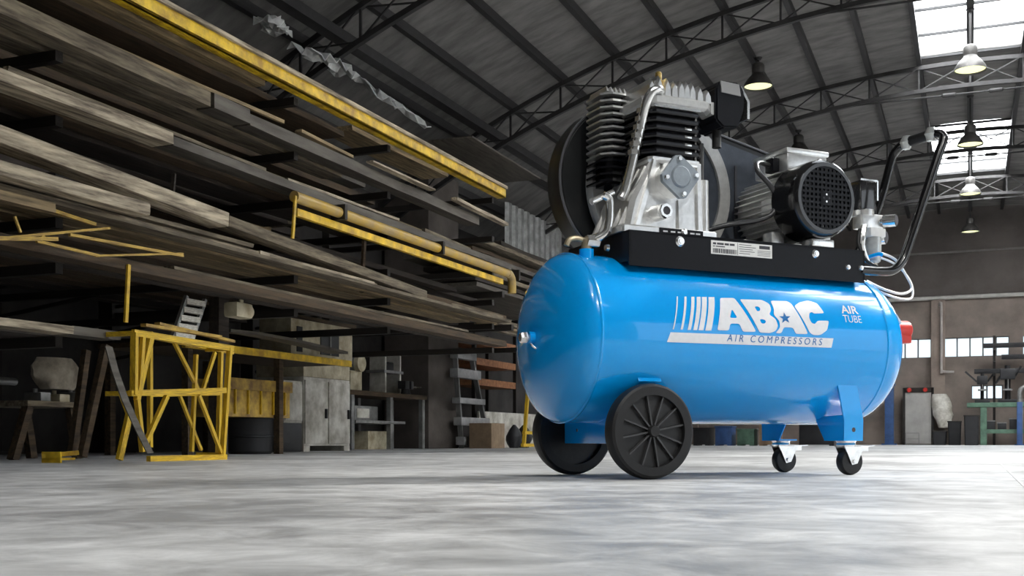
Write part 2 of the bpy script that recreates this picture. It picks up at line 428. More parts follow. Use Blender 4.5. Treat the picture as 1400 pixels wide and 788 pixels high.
# arched lattice trusses with straight tie rods
TD = .30
for ty in TRUSS_Y:
    t = empty('roof_truss', (0, ty, 0), 0, ceil_)
    q1, q2 = MB(), MB()
    xs = [XL + (XR - XL) * i / 40 for i in range(41)]
    for a, c in zip(xs[:-1], xs[1:]):
        q1.bar((a, 0, roof_z(a) - .085), (c, 0, roof_z(c) - .085), .05, .05)
        q2.bar((a, 0, roof_z(a) - .085 - TD), (c, 0, roof_z(c) - .085 - TD), .05, .05)
    q1.build('upper_chord', STEEL_DARK, t, smooth=0); q2.build('lower_chord', STEEL_DARK, t, smooth=0)
    st = PS
    m_ = int(XR / st)
    for i in range(-m_, m_ + 1):
        x = i * st
        bar_obj('web_post', (x, 0, roof_z(x) - .085), (x, 0, roof_z(x) - .085 - TD), .022, .022, STEEL_DARK, t)
        if i < m_:
            x2 = x + st
            bar_obj('web_diagonal', (x, .012, roof_z(x) - .085), (x2, .012, roof_z(x2) - .085 - TD), .014, .014, STEEL_DARK, t)
            bar_obj('web_diagonal', (x, -.012, roof_z(x) - .085 - TD), (x2, -.012, roof_z(x2) - .085), .014, .014, STEEL_DARK, t)
    tz = APEX - .085 - TD - .10
    xt = math.sqrt(RR * RR - (RR - .10) ** 2)
    rod = MB().cyl((-xt, 0, tz), (xt, 0, tz), .012, seg=8).build('tie_rod', STEEL_DARK, t)
    for sx in (-.25, .3): MB().lathe([(-.09, .012), (-.07, .028), (.07, .028), (.09, .012)], (sx, 0, tz), 'X', 10).build('turnbuckle', STEEL_DARK, t)
# eave beam with a pale cable along the left
e1 = hx(590, 130, -5.1)
tg = MB().bb(-5.16, -5.04, 2.5, 24.5, e1.z - .05, e1.z + .04).build('trim_6', STEEL_DARK, smooth=0)
tag(tg, 'dark eave beam running along the roof above the racks', kind='structure')
# corrugated cladding patch under the eave beyond the racks
c0, c1 = hx(692, 300, -5.75), hx(768, 240, -5.75)
cl = empty('corrugated_sheet', (-5.75, c0.y, 0))
tag(cl, 'grey corrugated sheet cladding high on the side wall beyond the racks', 'cladding')
nn = 10
for i in range(nn):
    ya = (c1.y - c0.y) * i / nn
    wd = (c1.y - c0.y) / nn
    q = MB(); q.loft([[(-.02, ya, 2.6), (.02, ya + wd * .25, 2.6), (.02, ya + wd * .7, 2.6), (-.02, ya + wd * .98, 2.6), (-.05, ya + wd * .5, 2.6)], [(-.02, ya, 3.30), (.02, ya + wd * .25, 3.30), (.02, ya + wd * .7, 3.30), (-.02, ya + wd * .98, 3.30), (-.05, ya + wd * .5, 3.30)]])
    q.build('panel', GREY_MET, cl, smooth=0)

# ================================================================== PENDANT LAMPS
def pendant(x, y, zm, rad, label, group, watts=0, cone=100):
    root = empty('pendant_lamp', (x, y, zm)); tag(root, label, 'lamp', group)
    MB().lathe([(0, rad), (.04, rad * .95), (.10, rad * .72), (.15, rad * .45), (.17, rad * .40), (.165, rad * .35), (.10, rad * .66), (.04, rad * .90), (0.004, rad * .96)], (0, 0, 0), 'Z', 36, close=True).build('shade', LAMP_SHADE, root)
    MB().lathe([(.02, 0), (.02, rad * .93), (.028, rad * .93), (.028, 0)], (0, 0, 0), 'Z', 30).build('lens', LAMP_ON, root)
    MB().lathe([(.16, 0), (.16, rad * .40), (.19, rad * .44), (.26, rad * .44), (.28, rad * .36), (.30, rad * .12), (.30, 0)], (0, 0, 0), 'Z', 24).build('housing', LAMP_SHADE, root)
    top = roof_z(x) - zm - .04
    MB().cyl((0, 0, .29), (0, 0, top), .012, seg=8).build('suspension_rod', STEEL_DARK, root)
    MB().lathe([(top - .03, 0), (top - .03, .03), (top, .05), (top, 0)], (0, 0, 0), 'Z', 12).build('ceiling_cup', STEEL_DARK, root)
    if watts:                                    # spot light, only for the added lamps out of view
        sd = bpy.data.lights.new('added_spot', 'SPOT'); sd.energy = watts; sd.spot_size = math.radians(cone); sd.spot_blend = .15; sd.shadow_soft_size = .14; sd.color = (1.0, .97, .90)
        so = bpy.data.objects.new('added_spot', sd); so.location = (0, 0, -.01); so.parent = root; COL.objects.link(so)
pl = ['nearest pendant lamp under the ridge, below the large roof light', 'second pendant lamp under the ridge, against the far roof light', 'third pendant lamp under the ridge, just below the far roof light', 'farthest and smallest pendant lamp, in front of the dark gable wall']
for k, yy in enumerate((13.5, 16.9, 20.3, 23.7)): pendant(0, yy, 4.25 if k < 3 else 4.2, .175, pl[k], 'pendant lamps under the ridge')
for k, yy in enumerate((13.5, 16.9)): pendant(-2.36, yy, 4.35, .175, ['dark pendant lamp hanging left of the ridge row, above the belt guard', 'dark pendant lamp showing just above the motor terminal box'][k], 'pendant lamps left of the ridge')

pendant(0, -.1, 4.25, .175, 'unseen pendant lamp added under the ridge to fill the near floor with light', 'pendant lamps under the ridge', 200, 100)  # this and the next two lamps are unseen, added to light the compressor
pendant(2.36, -.1, 4.35, .175, 'unseen pendant lamp added right of the ridge as fill light for the compressor', 'added lamps right of the ridge', 700, 112)
pendant(2.36, 6.7, 4.35, .175, 'unseen pendant lamp added right of the ridge as key light on the compressor', 'added lamps right of the ridge', 2100, 116)

# ================================================================== THE AIR COMPRESSOR  (local x along the tank, y to the back, z up)
CC = (0.277, 3.095)
ROOT = empty('air_compressor', (CC[0] * CT - CC[1] * ST, CC[0] * ST + CC[1] * CT, 0), math.radians(24.5) + TH)
tag(ROOT, 'bright blue wheeled air compressor with piston pump, motor and push handle', 'compressor')
TR_, TZ, S0, S1, DM = .23, .379, -.156, .787, .085
prof = []
for i in range(15):
    a = i / 14 * math.pi / 2
    prof.append((S0 - DM * math.cos(a), TR_ * math.sin(a)))
prof[0] = (S0 - DM, 0)
pr2 = [(S1 + .15 * math.cos(a) ** .92, TR_ * math.sin(a) ** .92) for a in [math.pi / 2 * (1 - i / 14) for i in range(14)]] + [(S1 + .15, 0)]
prof = prof + [(S0 + (S1 - S0) * k / 8, TR_) for k in range(1, 8)] + pr2
tank = MB().lathe(prof, (0, 0, TZ), 'X', 96).build('tank', BLUE, ROOT, smooth=60)
for ss in (S0, S1):
    MB().lathe([(-.005, TR_ - .002), (-.003, TR_ + .0022), (.003, TR_ + .0022), (.005, TR_ - .002)], (ss, 0, TZ), 'X', 96).build('weld_seam', BLUE, tank, smooth=80)
MB().lathe([(-.004, 0), (-.004, .016), (.018, .015), (.018, 0)], (S0 - DM - .012, 0, TZ), 'X', 20).build('boss', BLUE, tank)
pg = MB(); pg.lathe([(-.034, 0), (-.034, .012), (-.028, .016), (-.016, .016), (-.014, .010), (0, .010), (0, 0)], (S0 - DM - .006, 0, TZ - .002), 'X', 6); pg.tube([(S0 - DM - .01, .0, TZ - .012), (S0 - DM - .005, -.01, TZ - .026), (S0 - DM + .012, -.015, TZ - .034)], .003, 6)
pg.build('drain_plug', CHROME, tank, label='shiny zinc plug on the tank end')
rc = MB(); rc.lathe([(-.03, 0), (-.03, .026), (.0, .028), (.05, .03), (.056, .026), (.058, .018), (.058, 0)], (.925, -.1, .438), 'X', 24); rc.box((.955, -.1, .412), (.05, .046, .03), None, .006)
rc.build('red_cap', RED, tank, label='red plastic cap on the right end of the tank')
MB().box((.899, -.118, .487), (.006, .075, .085), Matrix.Rotation(-.5, 3, 'Z') @ Matrix.Rotation(-.55, 3, 'Y'), .001).build('white_plate', WHITE_LABEL, tank, label='thin white plate above the red cap')  # plain white plate set on the right tank end

# ---- print on the tank: flat outlines wrapped on to the shell
def tank_y(z, lift=.0006): return -math.sqrt(max(1e-6, (TR_ + lift) ** 2 - (z - TZ) ** 2))
def print_mesh(name, me, m, lift=.0008, label=None):     # mesh in (s, z)
    bm = bmesh.new(); bm.from_mesh(me); bpy.data.meshes.remove(me)
    zs = [v.co.y for v in bm.verts]; z = min(zs) + .006
    while z < max(zs):
        bmesh.ops.bisect_plane(bm, geom=bm.verts[:] + bm.edges[:] + bm.faces[:], plane_co=(0, z, 0), plane_no=(0, 1, 0)); z += .006
    for v in bm.verts:
        s_, z_ = v.co.x, v.co.y
        v.co = (s_, tank_y(z_, lift), z_)
    bmesh.ops.recalc_face_normals(bm, faces=bm.faces)
    e = bmesh.ops.extrude_face_region(bm, geom=bm.faces[:])
    for v in [g for g in e['geom'] if isinstance(g, bmesh.types.BMVert)]:
        v.co.y -= .0005
    bmesh.ops.recalc_face_normals(bm, faces=bm.faces)
    o2 = bpy.data.meshes.new(name); bm.to_mesh(o2); bm.free(); o2.materials.append(m)
    o = bpy.data.objects.new(name, o2); o.parent = tank; COL.objects.link(o)
    if label: o['label'] = label
    return o
def poly_mesh(loops):
    cu = bpy.data.curves.new('outline', 'CURVE'); cu.dimensions = '2D'; cu.fill_mode = 'BOTH'
    for lp in loops:
        sp = cu.splines.new('POLY'); sp.points.add(len(lp) - 1)
        for pt, (x, y) in zip(sp.points, lp): pt.co = (x, y, 0, 1)
        sp.use_cyclic_u = True
    o = bpy.data.objects.new('outline', cu); me = bpy.data.meshes.new_from_object(o)
    bpy.data.objects.remove(o); bpy.data.curves.remove(cu); return me
def text_mesh(body, width, height, x, y, shear=0.0, off=0.0, space=1.0):
    cu = bpy.data.curves.new('lettering', 'FONT'); cu.body = body; cu.size = 1; cu.shear = shear; cu.offset = off; cu.space_character = space; cu.resolution_u = 4
    o = bpy.data.objects.new('lettering', cu); me = bpy.data.meshes.new_from_object(o)
    bpy.data.objects.remove(o); bpy.data.curves.remove(cu)
    xs = [v.co.x for v in me.vertices]; ys = [v.co.y for v in me.vertices]
    for v in me.vertices:
        v.co.x = x + (v.co.x - min(xs)) / (max(xs) - min(xs)) * width
        v.co.y = y + (v.co.y - min(ys)) / (max(ys) - min(ys)) * height
    return me
def LG(x, y):                       # logo drawing units -> (s, z)
    yy = y - .0443 * (x - 62)
    k = 1 + .16 * (x - 465) / 835   # undo the foreshortening along the tank
    return .035 + (x - 45) * .000628 * (1 + .05 * (x - 465) / 835) , .358 + (298.7 - yy) * .000507 * k
def rnd(lp, n=3, f=.22):            # soften corners
    out = []
    for i, p in enumerate(lp):
        a, c = lp[i - 1], lp[(i + 1) % len(lp)]
        d1 = math.hypot(a[0] - p[0], a[1] - p[1]); d2 = math.hypot(c[0] - p[0], c[1] - p[1])
        r = min(11, d1 * .45, d2 * .45)
        A = (p[0] + (a[0] - p[0]) * r / d1, p[1] + (a[1] - p[1]) * r / d1); B = (p[0] + (c[0] - p[0]) * r / d2, p[1] + (c[1] - p[1]) * r / d2)
        for k in range(n + 1):
            t = k / n
            out.append(tuple((1 - t) ** 2 * A[j] + 2 * t * (1 - t) * p[j] + t * t * B[j] for j in (0, 1)))
    return out
def glyph(loops, label=None, soft=True, name='letter', m=WHITE_INK, lift=.0008):
    return print_mesh(name, poly_mesh([[LG(*p) for p in (rnd(l) if soft else l)] for l in loops]), m, lift, label)
for (xb, w0) in ((76, 6), (118, 11), (156, 16), (186, 20), (215, 25), (252, 31)):
    glyph([[(xb - w0 / 2, 226 + .0443 * (xb - 62)), (xb + w0 / 2, 226 + .0443 * (xb - 62)), (xb + w0 / 2 + 45, 36 + .0443 * (xb - 20)), (xb - w0 / 2 + 45, 36 + .0443 * (xb - 20))]], None, False, 'logo_stripe')
glyph([[(62, 243), (897, 280), (887, 328), (45, 298)]], 'pale logo bar under the letters', False, 'logo_bar')
star = [(653 + (31 if i % 2 == 0 else 12.5) * math.sin(i * math.pi / 5), 171 - (31 if i % 2 == 0 else 12.5) * math.cos(i * math.pi / 5)) for i in range(10)]
glyph([[(298, 233), (340, 52), (414, 54), (496, 243), (428, 242), (413, 198), (366, 197), (357, 235)], [(386, 116), (367, 166), (407, 167)]], 'pale letter A')
glyph([[(440, 62), (556, 68), (590, 92), (590, 126), (573, 150), (603, 174), (612, 212), (598, 238), (570, 250), (514, 247)], [(506, 104), (528, 105), (536, 118), (528, 131), (514, 131)], [(519, 174), (543, 176), (553, 187), (545, 199), (527, 199)]], 'pale letter B')
glyph([[(600, 74), (688, 78), (706, 92), (764, 257), (700, 255), (688, 222), (640, 220), (626, 252), (596, 251), (622, 220), (622, 185), (598, 152), (606, 120)]], 'pale letter A with a blue star')
glyph([star], 'blue star', False, 'star', BLUE_INK, .0016)
glyph([[(717, 106), (752, 86), (800, 77), (844, 92), (868, 148), (812, 149), (803, 140), (788, 145), (780, 170), (788, 198), (806, 206), (822, 187), (883, 188), (866, 238), (828, 263), (792, 262), (774, 250)]], 'pale letter C')
z_ac = LG(345, 302)[1]
def letters(me, m, lift):           # one object for each printed letter
    bm = bmesh.new(); bm.from_mesh(me); bpy.data.meshes.remove(me)
    bmesh.ops.remove_doubles(bm, verts=bm.verts, dist=1e-6)
    left = set(bm.faces)
    while left:
        st_ = [left.pop()]; isl = []
        while st_:
            f_ = st_.pop(); isl.append(f_)
            for e_ in f_.edges:
                for g_ in e_.link_faces:
                    if g_ in left: left.remove(g_); st_.append(g_)
        idx = {}; vs = []; fs = []
        for f_ in isl:
            fc_ = []
            for v in f_.verts:
                if v not in idx: idx[v] = len(vs); vs.append(tuple(v.co))
                fc_.append(idx[v])
            fs.append(fc_)
        m2 = bpy.data.meshes.new('letter'); m2.from_pydata(vs, [], fs); print_mesh('letter', m2, m, lift)
    bm.free()
letters(text_mesh('AIR COMPRESSORS', .322, .019, LG(345, 300)[0], .367, .2, .0, 1.5), BLUE_INK, .0016)
letters(text_mesh('AIR', .062, .024, .628, .463, 0, .02), WHITE_INK, .0008)
letters(text_mesh('TUBE', .066, .021, .628, .437, 0, -.006), WHITE_INK, .0008)

# ---- wheels, axle bracket
def wheel(y, face):
    w = empty('wheel', (-.01, y, .125), 0, ROOT)
    R0, W = .125, .024
    ty = MB(); ty.lathe([(-W, .094), (-W, .116), (-W * .8, .122), (-W * .3, R0), (W * .3, R0), (W * .8, .122), (W, .116), (W, .094)], (0, 0, 0), 'Y', 72, close=True); ty.build('tyre', RUBBER, w)
    ds = MB(); ds.lathe([(-.009, 0), (-.009, .096), (.009, .096), (.009, 0)], (0, 0, 0), 'Y', 60); ds.build('disc', mat('black_wheel_plastic', (0.014, 0.014, 0.015), .5, var=.3, scale=50), w)
    hb = MB(); hb.lathe([(-.03, 0), (-.03, .0135), (-.026, .016), (.026, .016), (.03, .0135), (.03, 0)], (0, 0, 0), 'Y', 24); hb.build('hub', RUBBER, w)
    for k in range(12):
        a = 2 * math.pi * (k + .35) / 12
        p, q = Vector((math.cos(a) * .015, face * .013, math.sin(a) * .015)), Vector((math.cos(a) * .094, face * .013, math.sin(a) * .094))
        MB().bar(p, q, .0042, .012, (0, 1, 0)).build('spoke', mat('black_spoke_plastic', (0.05, 0.05, 0.052), .4, var=.2, scale=40), w)
wheel(-.216, -1); wheel(.216, 1)
MB().bb(-.06, .04, -.17, .17, .092, .165, .004).build('axle_bracket', BLUE, ROOT)
MB().cyl((-.01, -.215, .125), (-.01, .215, .125), .009, seg=16).build('axle', CHROME, ROOT)
MB().box((.0, -.196, .268), (.07, .004, .03), Matrix.Rotation(-.5, 3, 'X'), .001).build('bracket_tab', BLUE, ROOT)
MB().cyl((-.061, .09, .13), (-.058, .09, .13), .005, seg=10).build('bracket_bolt', CHROME, ROOT)

# ---- caster feet
def foot(sg):
    f = empty('caster_foot', (0, 0, 0), 0, ROOT)
    y = lambda t: sg * t                     # sg=-1 front, +1 back
    rows = [(.664, -.1965, .262), (.668, -.199, .238), (.692, -.192, .160), (.692, -.19, .103)]
    q = MB()
    rings = []
    for (s, t, z) in rows:
        rings.append([(s - .035, -sg * t, z), (s + .035, -sg * t, z), (s + .035, -sg * (t + .005), z), (s - .035, -sg * (t + .005), z)])
    q.loft(rings); q.build('strap', BLUE, f, smooth=20)
    MB().bb(.657, .727, *sorted((y(.19), y(.105))), .1, .105).build('foot_plate', BLUE, f, smooth=0)
    g = MB(); poly = [(.19, .103), (.19, .175), (.10, .172), (.06, .172), (.105, .103)]
    g.prism(poly, lambda a, b, d: (d, y(a), b), .657, .661); g.build('gusset', BLUE, f, smooth=0)
    MB().cyl((.692, y(.186), .132), (.692, y(.1915), .132), .0065, seg=16).build('bolt_hole', DARK_INK, f)
    cy = y(.15); cx = .70
    sw = MB(); sw.lathe([(.083, 0), (.083, .026), (.088, .03), (.094, .026), (.1, .03), (.1, 0)], (cx, cy, 0), 'Z', 28); sw.build('swivel', CHROME, f)
    fk = MB(); wx = cx + .012
    for s_ in (-1, 1):
        pl_ = [(cx - .024, .086), (cx + .036, .086), (cx + .05, .078), (wx + .028, .066), (wx + .012, .034), (wx - .008, .03)]
        fk.prism(pl_, lambda a, b, d: (a, d, b), cy + s_ * .019, cy + s_ * .0215)
    fk.bb(cx - .024, cx + .036, cy - .0215, cy + .0215, .083, .087); fk.build('fork', CHROME, f, smooth=20)
    wl = MB(); wl.lathe([(-.015, 0), (-.015, .03), (-.014, .037), (-.006, .04), (.006, .04), (.014, .037), (.015, .03), (.015, 0)], (wx, cy, .04), 'Y', 40); wl.build('caster_wheel', RUBBER, f)
    MB().cyl((wx, cy - .026, .04), (wx, cy + .026, .04), .006, seg=12).build('wheel_bolt', CHROME, f)
    bk = MB(); bk.box((cx + .062, cy, .084), (.062, .034, .003), Matrix.Rotation(-.06, 3, 'Y')); bk.box((cx + .05, cy - .019, .078), (.03, .003, .016)); bk.build('brake_lever', CHROME, f, smooth=0)
foot(-1); foot(1)

# ---- base plate of the machinery
bp_ = empty('base_plate', (0, 0, 0), 0, ROOT)
q = MB(); q.bb(-.045, .75, -.172, -.166, .562, .656, .001); q.bb(-.045, .75, .166, .172, .562, .656, .001); q.bb(-.045, .75, -.172, .172, .650, .656); q.bb(-.045, -.039, -.172, .172, .575, .656)
q.bb(.744, .75, -.172, .172, .57, .656)
q.build('plate', BLACK_P, bp_, smooth=0)
for (s, z, r) in ((.113, .636, .0145), (.569, .634, .0125), (.686, .603, .009), (.735, .604, .009)):
    b_ = MB(); b_.lathe([(-.006, 0), (-.006, r * .7), (-.001, r), (0, r), (0, 0)], (s, -.172, z), 'Y', 20); b_.lathe([(-.008, 0), (-.008, r * .5), (-.005, r * .5), (-.005, 0)], (s, -.172, z), 'Y', 6); b_.build('bolt', CHROME, bp_)
MB().lathe([(-.008, 0), (-.008, .008), (0, .011), (0, 0)], (-.045, -.06, .625), 'X', 12).build('bolt', CHROME, bp_)
stk = MB().bb(.212, .416, -.1735, -.172, .610, .647).build('rating_label', WHITE_LABEL, bp_, smooth=0, label='white rating label with a barcode')
q = MB(); rb = random.Random(3); x = .218
while x < .296:
    w_ = rb.choice((.0012, .002, .003)); q.bb(x, x + w_, -.1741, -.1735, .6135, .6255); x += w_ + rb.choice((.0012, .002))
q.build('barcode', DARK_INK, stk, smooth=0)
q = MB(); x = .218
for wds in (.01, .022, .014, .016):
    q.bb(x, x + wds, -.1741, -.1735, .636, .6415); x += wds + .003
x = .218
for wds in (.006, .03): q.bb(x, x + wds, -.1741, -.1735, .630, .6325); x += wds + .003
for j, (a, b) in enumerate(((.304, .345), (.304, .36), (.304, .35), (.306, .356), (.304, .34))): q.bb(a, b, -.1741, -.1735, .6405 - j * .006, .642 - j * .006)
for j in range(4): q.bb(.366, .41, -.1741, -.1735, .6275 - j * .0042, .6285 - j * .0042)
q.bb(.372, .408, -.1741, -.1735, .634, .643); q.bb(.299, .3, -.1741, -.1735, .612, .645)
q.build('label_print', DARK_INK, stk, smooth=0)

# ---- pump
PU = empty('piston_pump', (0, 0, .656), 0, ROOT)
def pz(z): return z - .656
# crankcase: tapered casting
def rect(x0, x1, y0, y1, z, c=.012):
    return [(x0 + c, y0, z), (x1 - c, y0, z), (x1, y0 + c, z), (x1, y1 - c, z), (x1 - c, y1, z), (x0 + c, y1, z), (x0, y1 - c, z), (x0, y0 + c, z)]
q = MB(); q.loft([rect(-.052, .252, -.150, .055, 0, .006), rect(-.052, .252, -.150, .055, .016, .006), rect(-.048, .248, -.146, .05, .02, .006)]); q.build('flange', ALU, PU, smooth=20)
q = MB(); q.loft([rect(-.03, .226, -.132, .05, .018), rect(-.012, .222, -.130, .05, .09), rect(.05, .208, -.126, .05, .2, .01), rect(.045, .212, -.128, .05, .206, .01), rect(.045, .212, -.128, .05, .214, .01)])
q.build('crankcase', ALU, PU, smooth=20)
for k in range(5):
    y = -.105 + k * .034
    MB().loft([[(-.045, y - .004, .016), (.03, y - .004, .016), (.03, y + .004, .016), (-.045, y + .004, .016)], [(.04, y - .004, .19), (.06, y - .004, .19), (.06, y + .004, .19), (.04, y + .004, .19)]]).build('side_rib', ALU_DULL, PU, smooth=0)
for (xa, za, xb, zb) in ((.0, .02, .06, .204), (.2, .02, .198, .204), (.137, .02, .137, .1)):
    MB().bar((xa, -.134, za), (xb, -.130, zb), .012, .012).build('front_rib', ALU, PU)
q = MB(); q.bb(.052, .205, -.136, -.128, .194, .206, .002); q.build('front_rib', ALU, PU)
# tag plate at the foot of the crankcase
tg_ = MB().bb(.062, .2, -.153, -.149, .0, .017).build('type_plate', BLACK_P, PU, smooth=0)
for wx in (.072, .096, .118, .158, .176): MB().bb(wx, wx + .014, -.1536, -.153, .006, .010).build('plate_print', WHITE_INK, tg_, smooth=0)
MB().lathe([(-.012, 0), (-.012, .006), (-.008, .0105), (0, .0105), (0, 0)], (.137, -.15, .0085), 'Y', 8).build('plate_bolt', CHROME, PU)
# bearing cover: round boss, four-cornered plate, dial
q = MB(); q.cyl((.110, -.12, pz(.808)), (.110, -.168, pz(.808)), .05, .047, 32); q.build('bearing_boss', ALU, PU)
cp = empty('bearing_cover', (.110, -.168, pz(.808)), 0, PU)
pol = []
for k in range(4):
    a = math.radians(90 * k + 8)
    for da in (-9, 9): pol.append((.058 * math.cos(a + math.radians(da)), .058 * math.sin(a + math.radians(da))))
q = MB(); q.prism(pol, lambda a, b, d: (a, d, b), 0, -.012); q.build('cover_plate', GREYPLATE, cp, smooth=20)
q = MB(); q.lathe([(-.018, 0), (-.018, .026), (-.015, .029), (-.012, .03), (-.012, 0)], (0, 0, 0), 'Y', 32); q.build('dial', GREYPLATE, cp)
for k in range(4):
    a = math.radians(90 * k + 8)
    MB().lathe([(-.022, 0), (-.022, .006), (-.019, .0075), (-.012, .0075), (-.012, 0)], (.047 * math.cos(a), 0, .047 * math.sin(a)), 'Y', 6).build('cover_bolt', CHROME, cp)
# oil sight glass
q = MB(); q.cyl((.062, -.12, pz(.714)), (.066, -.165, pz(.714)), .023, .021, 24); q.build('oil_boss', ALU, PU)
q = MB(); q.lathe([(-.014, .012), (-.014, .019), (-.010, .021), (0, .021), (0, 0)], (.067, -.165, pz(.714)), 'Y', 8); q.build('oil_glass_ring', CHROME, PU)
q = MB(); q.lathe([(-.008, 0), (-.008, .0125), (0, .0125), (0, 0)], (.067, -.168, pz(.714)), 'Y', 20); q.build('oil_glass', DARK_INK, PU)
# breather pipe at the right of the crankcase
q = MB(); q.cyl((.226, -.115, .015), (.226, -.115, .165), .016, .014, 20); q.cyl((.226, -.115, .0), (.226, -.115, .02), .024, .02, 20); q.build('breather_tube', ALU, PU)
MB().cyl((.222, -.105, .165), (.222, -.105, .27), .0105, seg=16).build('breather_hose', RUBBER, PU)
MB().cyl((.203, -.108, .214), (.203, -.108, .36), .005, seg=10).build('stud', CHROME, PU)
# main cylinder with black cooling fins
q = MB(); q.loft([rect(.055, .205, -.115, .04, .21, .02), rect(.055, .205, -.115, .04, .348, .02)]); q.build('cylinder_barrel', BLACK_IRON, PU)
for k in range(6):
    z = .222 + k * .0215
    q = MB(); q.loft([rect(.032, .222, -.137, .05, z, .03), rect(.03, .224, -.139, .052, z + .004, .03), rect(.03, .224, -.139, .052, z + .010, .03), rect(.032, .222, -.137, .05, z + .013, .03)]); q.build('cooling_fin', BLACK_IRON, PU, smooth=30)
for k in range(4):
    MB().bb(.15, .172, -.1405, -.136, .2275 + k * .0215, .2335 + k * .0215, .001).build('fin_boss', CHROME, PU)
# head
q = MB(); q.loft([rect(.034, .24, -.14, .06, .348, .03), rect(.026, .25, -.148, .068, .356, .03), rect(.026, .25, -.148, .068, .372, .03), rect(.032, .245, -.142, .062, .378, .03)]); q.build('cylinder_head', ALU_DULL, PU, smooth=30)
q = MB(); q.bb(.05, .2, -.143, -.139, .345, .352); q.build('head_gasket', CHROME, PU)
for k, (xf, hgt) in enumerate(((.046, .05), (.071, .062), (.096, .058), (.118, .052), (.14, .058), (.158, .058), (.176, .055), (.2, .05), (.226, .042))):
    hgt *= .95; w_ = .0095
    pent = lambda y, k: [(xf - w_, y, .374), (xf + w_, y, .374), (xf + w_ * .8, y, .374 + hgt * .62 * k), (xf, y, .374 + hgt * k), (xf - w_ * .8, y, .374 + hgt * .62 * k)]
    MB().loft([pent(-.14, .8), pent(-.13, 1.0), pent(.045, 1.0), pent(.058, .7)]).build('head_fin', ALU, PU, smooth=15)
q = MB(); q.bb(.06, .235, -.1, .03, .374, .39, .004); q.build('head_ridge', ALU, PU)
q = MB(); q.lathe([(.39, 0), (.39, .013), (.425, .012), (.427, .009), (.446, .009), (.45, .006), (.45, 0)], (.084, -.11, 0), 'Z', 16); q.build('safety_valve', BRASS, PU, label='small brass safety valve')
MB().cyl((.066, -.12, .37), (.066, -.12, .42), .006, seg=6).build('head_bolt', CHROME, PU)
MB().cyl((.124, -.13, .37), (.124, -.13, .41), .006, seg=6).build('head_bolt', CHROME, PU)
# air filter
q = MB(); q.bb(.245, .268, -.125, -.07, .35, .385, .003); q.build('filter_neck', ALU_DULL, PU)
fp = [(.255, .335), (.255, .425), (.272, .447), (.335, .447), (.352, .425), (.352, .375), (.33, .32), (.28, .315)]
q = MB(); q.prism(fp, lambda a, b, d: (a, d, b), -.135, -.03); bmesh.ops.bevel(q.bm, geom=q.bm.edges[:], offset=.005, segments=2, affect='EDGES'); fb = q.build('air_filter', BLACK_P, PU, smooth=30)
q = MB(); q.prism([(.272, .412), (.336, .408), (.330, .440), (.268, .443)], lambda a, b, d: (a, d, b), -.1385, -.134); q.build('filter_top', mat('grey_plastic_plate', (.3, .3, .3), .4, var=.1), fb, smooth=0)
q = MB(); q.prism([(.345, .44), (.372, .40), (.372, .35), (.364, .35), (.364, .398), (.339, .435)], lambda a, b, d: (a, d, b), -.13, -.04); q.build('filter_clip', CHROME, fb, smooth=20)
MB().cyl((.288, -.09, .27), (.288, -.09, .32), .013, seg=16).build('filter_hose', RUBBER, fb)
# second cylinder / intercooler, silver fins with cut corners
q = MB(); q.loft([rect(-.01, .05, .0, .1, .16, .015), rect(-.01, .05, .0, .1, .42, .015)]); q.build('rear_cylinder', BLACK_IRON, PU)
for k in range(14):
    z = .165 + k * .0185
    q = MB(); q.loft([rect(-.032, .062, -.018, .115, z, .026), rect(-.032, .062, -.018, .115, z + .0055, .026)]); q.build('rear_fin', ALU if k > 3 else BLACK_IRON, PU, smooth=0)
for k in range(5): MB().loft([[(-.02 + k * .014, -.01, .414), (-.012 + k * .014, -.01, .414), (-.012 + k * .014, .1, .414), (-.02 + k * .014, .1, .414)], [(-.017 + k * .014, -.0, .43), (-.015 + k * .014, -.0, .43), (-.015 + k * .014, .09, .43), (-.017 + k * .014, .09, .43)]]).build('rear_head_fin', ALU, PU, smooth=0)
# delivery pipes
MB().tube([(.085, -.12, .385), (.064, -.145, .39), (.042, -.145, .38), (.03, -.135, .35), (.024, -.12, .3), (.008, -.1, .2), (-.008, -.09, .125), (-.02, -.088, .1)], .0125, 16, 6).build('delivery_pipe', CHROME, PU)
for k in range(6): MB().cyl((.028 - k * .0035, -.121 + k * .0035, .34 - k * .022), (.0275 - k * .0035, -.1208 + k * .0035, .327 - k * .022), .0165, seg=6).build('pipe_ring', CHROME, PU)
MB().tube([(-.118, -.1, .08), (-.05, -.095, .112)], .009, 12, 1).build('stub_pipe', CHROME, PU)
MB().tube([(-.085, -.104, .1), (-.068, -.104, .092), (-.064, -.104, .07), (-.066, -.104, .03), (-.075, -.102, .0), (-.1, -.09, -.018)], .0115, 14, 6).build('elbow_pipe', CHROME, PU)
q = MB(); q.lathe([(-.018, 0), (-.018, .016), (.018, .016), (.018, 0)], (-.108, -.086, -.022), 'X', 6); q.build('pipe_nut', CHROME, PU)
q = MB(); q.cyl((-.122, -.08, -.045), (-.122, -.08, -.018), .014, seg=16); q.tube([(-.12, -.08, -.025), (-.145, -.075, -.015), (-.168, -.07, -.02), (-.176, -.068, -.036)], .008, 10, 5); q.build('check_valve', mat('dull_brass', (.45, .38, .26), .35, .7, var=.2, scale=40), PU)
MB().cyl((-.122, -.08, -.09), (-.122, -.08, -.044), .02, seg=20).build('tank_boss', BLUE, PU)

